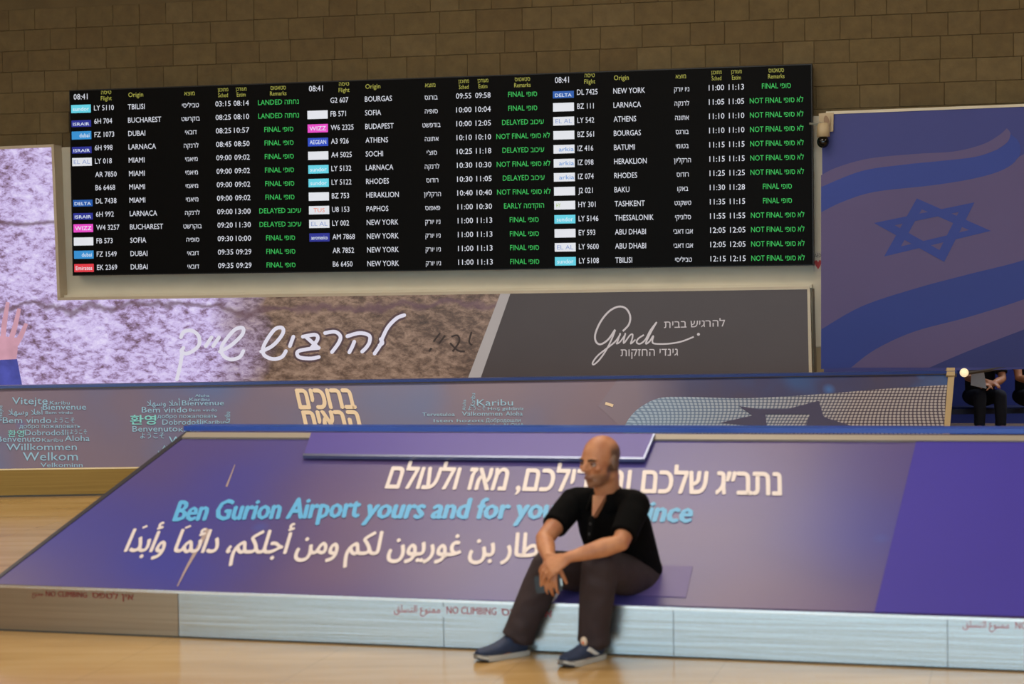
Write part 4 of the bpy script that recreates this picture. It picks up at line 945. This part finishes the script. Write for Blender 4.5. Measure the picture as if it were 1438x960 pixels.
# skin showing in the open neck: a wedge belonging to the body is covered by the open V
vv = [nk+fr*.058+Lm*.034+Vector((0, 0, .012)), nk+fr*.058-Lm*.034+Vector((0, 0, .012)), nk+fr*.118+Vector((0, 0, -.085))]
J_v = prism_vf([v_+fr*.012 for v_ in vv], [v_-fr*.03 for v_ in vv])
link_mesh('open_neck_skin', *J_v, M_skin, man)
pl_a, pl_b = nk+fr*.132+Vector((0, 0, -.088)), nk+fr*.150+Vector((0, 0, -.17))
plk = link_mesh('placket', *limb([(pl_a, .016, .3), (pl_a.lerp(pl_b, .5), .016, .3), (pl_b, .015, .3)], up=fr, n=12), M_blk, man, smooth=True)
for t in (.25, .8): link_mesh('button', *ell_vf(pl_a.lerp(pl_b, t)+fr*.006, (Lm*.006, Vector((0, 0, .006)), fr*.002), 10, 6), mat('dark_button', (50, 50, 54), .3), plk, smooth=True)
# trousers
def trousers_vf(J, fl=1.0):
    pts = []
    pel = (J['hipR']+J['hipL'])/2
    pts.append(ell_vf(pel+Vector((0, .02, .01)), (J['L']*.185, Vector((J['L'].y, -J['L'].x, 0))*.14, Vector((0, 0, .115))), 24, 14))
    for s in 'RL':
        hp, kn, an = J['hip'+s], J['kn'+s], J['an'+s]; d = (an-kn).normalized()
        pts.append(limb([(hp, .100*fl), (hp.lerp(kn, .35), .098*fl), (hp.lerp(kn, .75), .090*fl), (kn, .083*fl)], n=22))
        pts.append(limb([(kn, .082*fl), (kn.lerp(an, .25), .082*fl), (kn.lerp(an, .6), .076*fl), (kn.lerp(an, .88), .070*fl), (kn.lerp(an, .97), .072*fl)], up=(1, 0, 0), n=22, caps=False))
        pts.append(ell_vf(kn, ((.083*fl, 0, 0), (0, .083*fl, 0), (0, 0, .083*fl))))
        bkw = -J['ft'+s]
        pts.append(limb([(kn.lerp(an, .85)+bkw*.012, .066*fl), (kn.lerp(an, 1.0)+bkw*.024, .068*fl)], up=(1, 0, 0), n=20, caps=False))
    return merge(*pts)
tr = remesh('trousers', trousers_vf(J), .007, M_tr, man, None, 4, noise_push(.007, 26))
# shoes
def shoe(an, d, parent, tagged):
    d = d.normalized(); s = Vector((-d.y, d.x, 0)); o = Vector((an.x, an.y, 0))-d*.065
    prof = [(.0, .026), (.03, .034), (.09, .034), (.15, .038), (.20, .046), (.245, .044), (.275, .030), (.286, .012)]
    def outline(k=1.0, g_=0): 
        a = [o+d*x+s*(w+g_) for x, w in prof]; bq = [o+d*x-s*(w+g_) for x, w in reversed(prof)]; return a+bq
    lift = [0, 0, 0, 0, .0, .004, .012, .018]
    L_ = [0]*16
    for i in range(8): L_[i] = lift[i]; L_[15-i] = lift[i]
    bot = [p+Vector((0, 0, .001+l)) for p, l in zip(outline(), L_)]; tp = [p+Vector((0, 0, .023+l*.8)) for p, l in zip(outline(g_=.003), L_)]
    up_ = [(o+d*.012+Vector((0, 0, .03)), .03, .0), ]
    rings = []
    for x, w, h, z0 in ((.004, .022, .050, .02), (.02, .032, .085, .02), (.06, .036, .095, .02), (.10, .037, .088, .02), (.14, .038, .068, .02), (.18, .042, .052, .02), (.22, .043, .042, .022), (.255, .036, .034, .026), (.28, .018, .022, .03)):
        cpt = o+d*x+Vector((0, 0, z0+h*.45)); rings.append((cpt, s*w, Vector((0, 0, h*.55))))
    sh_ = remesh('shoe', merge(loft_vf(rings, 20)), .005, mat('navy_mesh_shoe', (40, 54, 84), .7, var=.15, scale=40), parent, None, 3, lambda co: np.column_stack([co[:, 0], co[:, 1], np.maximum(co[:, 2], .018)]))
    link_mesh('sole', *prism_vf(tp, bot), mat('white_sole', (190, 190, 186), .6), sh_)
    link_mesh('toe_rubber', *prism_vf([p+Vector((0, 0, .002)) for p in tp[5:11]], [p-Vector((0, 0, .001)) for p in bot[5:11]]), mat('dark_sole', (40, 48, 60), .6), sh_)
    for i in range(4):
        x = .115+.02*i; h = .083-.020*i*.75
        link_mesh('lace', *limb([(o+d*x+s*.022+Vector((0, 0, h)), .003), (o+d*(x+.004)+Vector((0, 0, h+.010)), .003), (o+d*x-s*.022+Vector((0, 0, h)), .003)], n=8), mat('grey_lace', (74, 86, 112), .7), sh_, smooth=True)
    if tagged:
        side = s if s.dot(CAM-o) > 0 else -s
        q = [(.085, .035, .040), (.115, .035, .040), (.165, .075, .036), (.135, .078, .036)]
        P_ = lambda x, z, w: o+d*x+side*(w+.006)+Vector((0, 0, z))
        a0 = [P_(.07, .036, .036), P_(.098, .036, .037), P_(.150, .062, .033), P_(.128, .074, .030)]
        link_mesh('white_stripe', *prism_vf([p+side*.004 for p in a0], [p-side*.012 for p in a0]), mat('shoe_white', (214, 214, 214), .5), sh_)
        tgc = o+d*.140+side*.012+Vector((0, 0, .098))
        tg = link_mesh('tongue_tag', *ell_vf(tgc, (s*.018, d*.014, Vector((0, 0, .022))), 12, 8), mat('tag_cream', (220, 200, 180), .6), sh_, smooth=True)
        link_mesh('tag_mark', *ell_vf(tgc+d*.012+side*.004-Vector((0, 0, .004)), (s*.008, d*.004, Vector((0, 0, .008))), 8, 6), mat('tag_orange', (214, 110, 60), .6), tg, smooth=True)
    return sh_
shoe(J['anR'], J['ftR'], man, False); shoe(J['anL'], J['ftL'], man, True)
# phone held between the hands
ph = empty('mobile_phone', at_y(770, 820, 8.42)); tag(ph, 'black mobile phone held in the seated man\'s hands', 'phone')
pc = at_y(770, 819, 8.455); pu = Vector((1, -.15, .12)).normalized(); pv = Vector((0, 0, 1)); pv = (pv-pu*pv.dot(pu)).normalized(); pn_ = pu.cross(pv)
def pbox(hu, hv, hn, cpt): 
    q = [cpt+pu*a*hu+pv*bq*hv for a, bq in ((-1, -.8), (-.92, -1), (.92, -1), (1, -.8), (1, .8), (.92, 1), (-.92, 1), (-1, .8))]
    return prism_vf([p+pn_*hn for p in q], [p-pn_*hn for p in q])
link_mesh('phone_body', *pbox(.060, .038, .0045, pc), mat('phone_black', (12, 12, 13), .4), ph)
link_mesh('phone_screen', *pbox(.055, .034, .0006, pc+pn_*.005), mat('phone_glass', (16, 18, 20), .3), ph)
link_mesh('metal_corner', *pbox(.008, .016, .005, pc+pu*.055), mat('phone_metal', (170, 176, 172), .3, metal=.8), ph)
# ---- two waiting people behind the banner, seated on a bench in the recess
YB = 19.6
area('recess_fill', (6.2, 20.0, 2.2), 1.6, .3, 34, (.85, .9, 1))  # unseen fill light, added to brighten the dim blue recess
def waiting(px, Yd, label, paper, bc, tc_):
    def Q(dx, z, dy=0): 
        b_ = at_y(px, 560, Yd); return Vector((b_.x+dx, Yd+dy, z))
    Lq = Vector((.95, -.3, 0)).normalized()
    J = dict(head=Q(0, 1.14, .05), Fh=Vector((-.5, -1, -.1)), Uh=Vector((0, -.1, 1)), L=Lq, neck=Q(.0, .98, .09))
    J['shR'], J['shL'] = Q(-.16, .90, .15), Q(.16, .90, .05)
    J['elR'], J['elL'] = Q(-.17, .58, -.05), Q(.17, .57, -.12)
    J['wrR'], J['wrL'] = Q(-.03, .56, -.28), Q(.01, .525, -.30)
    J['spine'] = [(Q(0, .36, .16), .15, .12), (Q(0, .52, .15), .155, .12), (Q(0, .70, .13), .16, .12), (Q(0, .88, .12), .155, .10), (Q(0, .95, .1), .10, .07), (Q(0, .98, .1), .06, .055)]
    J['hipR'], J['hipL'] = Q(-.09, .37, .15), Q(.09, .37, .12)
    J['knR'], J['knL'] = Q(-.10, .41, -.27), Q(.10, .41, -.30)
    J['anR'], J['anL'] = Q(-.10, .10, -.24), Q(.11, .10, -.28)
    J['ftR'] = Vector((-.3, -.95, 0)).normalized(); J['ftL'] = Vector((.1, -.99, 0)).normalized()
    J['hdR'] = Vector((.8, -.5, -.2)); J['hnR'] = Vector((0, .3, -1)); J['hsR'] = -1
    J['hdL'] = Vector((-.9, -.35, .1)); J['hnL'] = Vector((0, .3, -1)); J['hsL'] = 1
    p, tso, L_ = make_person(J, label, Q(0, 0, 0), None, vox=.010)
    remesh('shirt', shirt_vf(J, tso, .7), .010, bc, p, None, 4); remesh('trousers', trousers_vf(J, .8), .011, tc_, p, None, 4)
    for s in 'RL':
        a = J['an'+s]; d = J['ft'+s]
        remesh('shoe', loft_vf([(Vector((a.x, a.y, .05))+d*x, Vector((-d.y, d.x, 0))*w, Vector((0, 0, h))) for x, w, h in ((-.08, .02, .03), (-.06, .035, .045), (.02, .038, .045), (.1, .042, .035), (.17, .035, .025), (.19, .015, .015))], 14), .010, mat('black_shoe', (20, 20, 22), .4), p, None, 2)
    if paper:
        pc_ = Q(-.145, .60, -.40); o_ = empty('paper_sheet', pc_); tag(o_, 'pale sheet of paper held by a person waiting under the banner', 'paper')
        z_ = Vector((.04, 0, 1)).normalized(); x_ = Vector((.96, -.1, -.10))
        qd = [pc_-x_*.075+z_*.13, pc_+x_*.04+z_*.13, pc_+x_*.085-z_*.10, pc_-x_*.080-z_*.08]
        link_mesh('sheet', *prism_vf(qd, [q+Vector((0, .004, 0)) for q in qd]), mat('paper_white', (170, 176, 190), .7), o_)
    return p
M_dk = mat('charcoal_cloth', (20, 20, 24), .9); M_nv = mat('navy_cloth', (22, 26, 40), .9)
waiting(1381, 20.0, 'person in black seated under the banner holding a paper', True, M_dk, M_nv)
waiting(1452, 19.9, 'person in black with folded arms at the right picture edge', False, M_dk, M_nv)
bx0, bx1 = at_y(1381, 560, 20.2).x-.6, at_y(1440, 560, 20.2).x+.8
bench = empty('bench', Vector(((bx0+bx1)/2, 20.3, 0))); tag(bench, 'dark blue bench under the flag banner', 'bench')
link_mesh('seat', *box_vf((bx0, 20.02, .20), (bx1, 20.5, .255)), mat('bench_navy', (28, 32, 64), .5), bench)
for x in (bx0+.08, bx1-.08):
    link_mesh('leg', *box_vf((x-.03, 20.08, 0), (x+.03, 20.42, .20)), MATS['dark_bar'], bench)
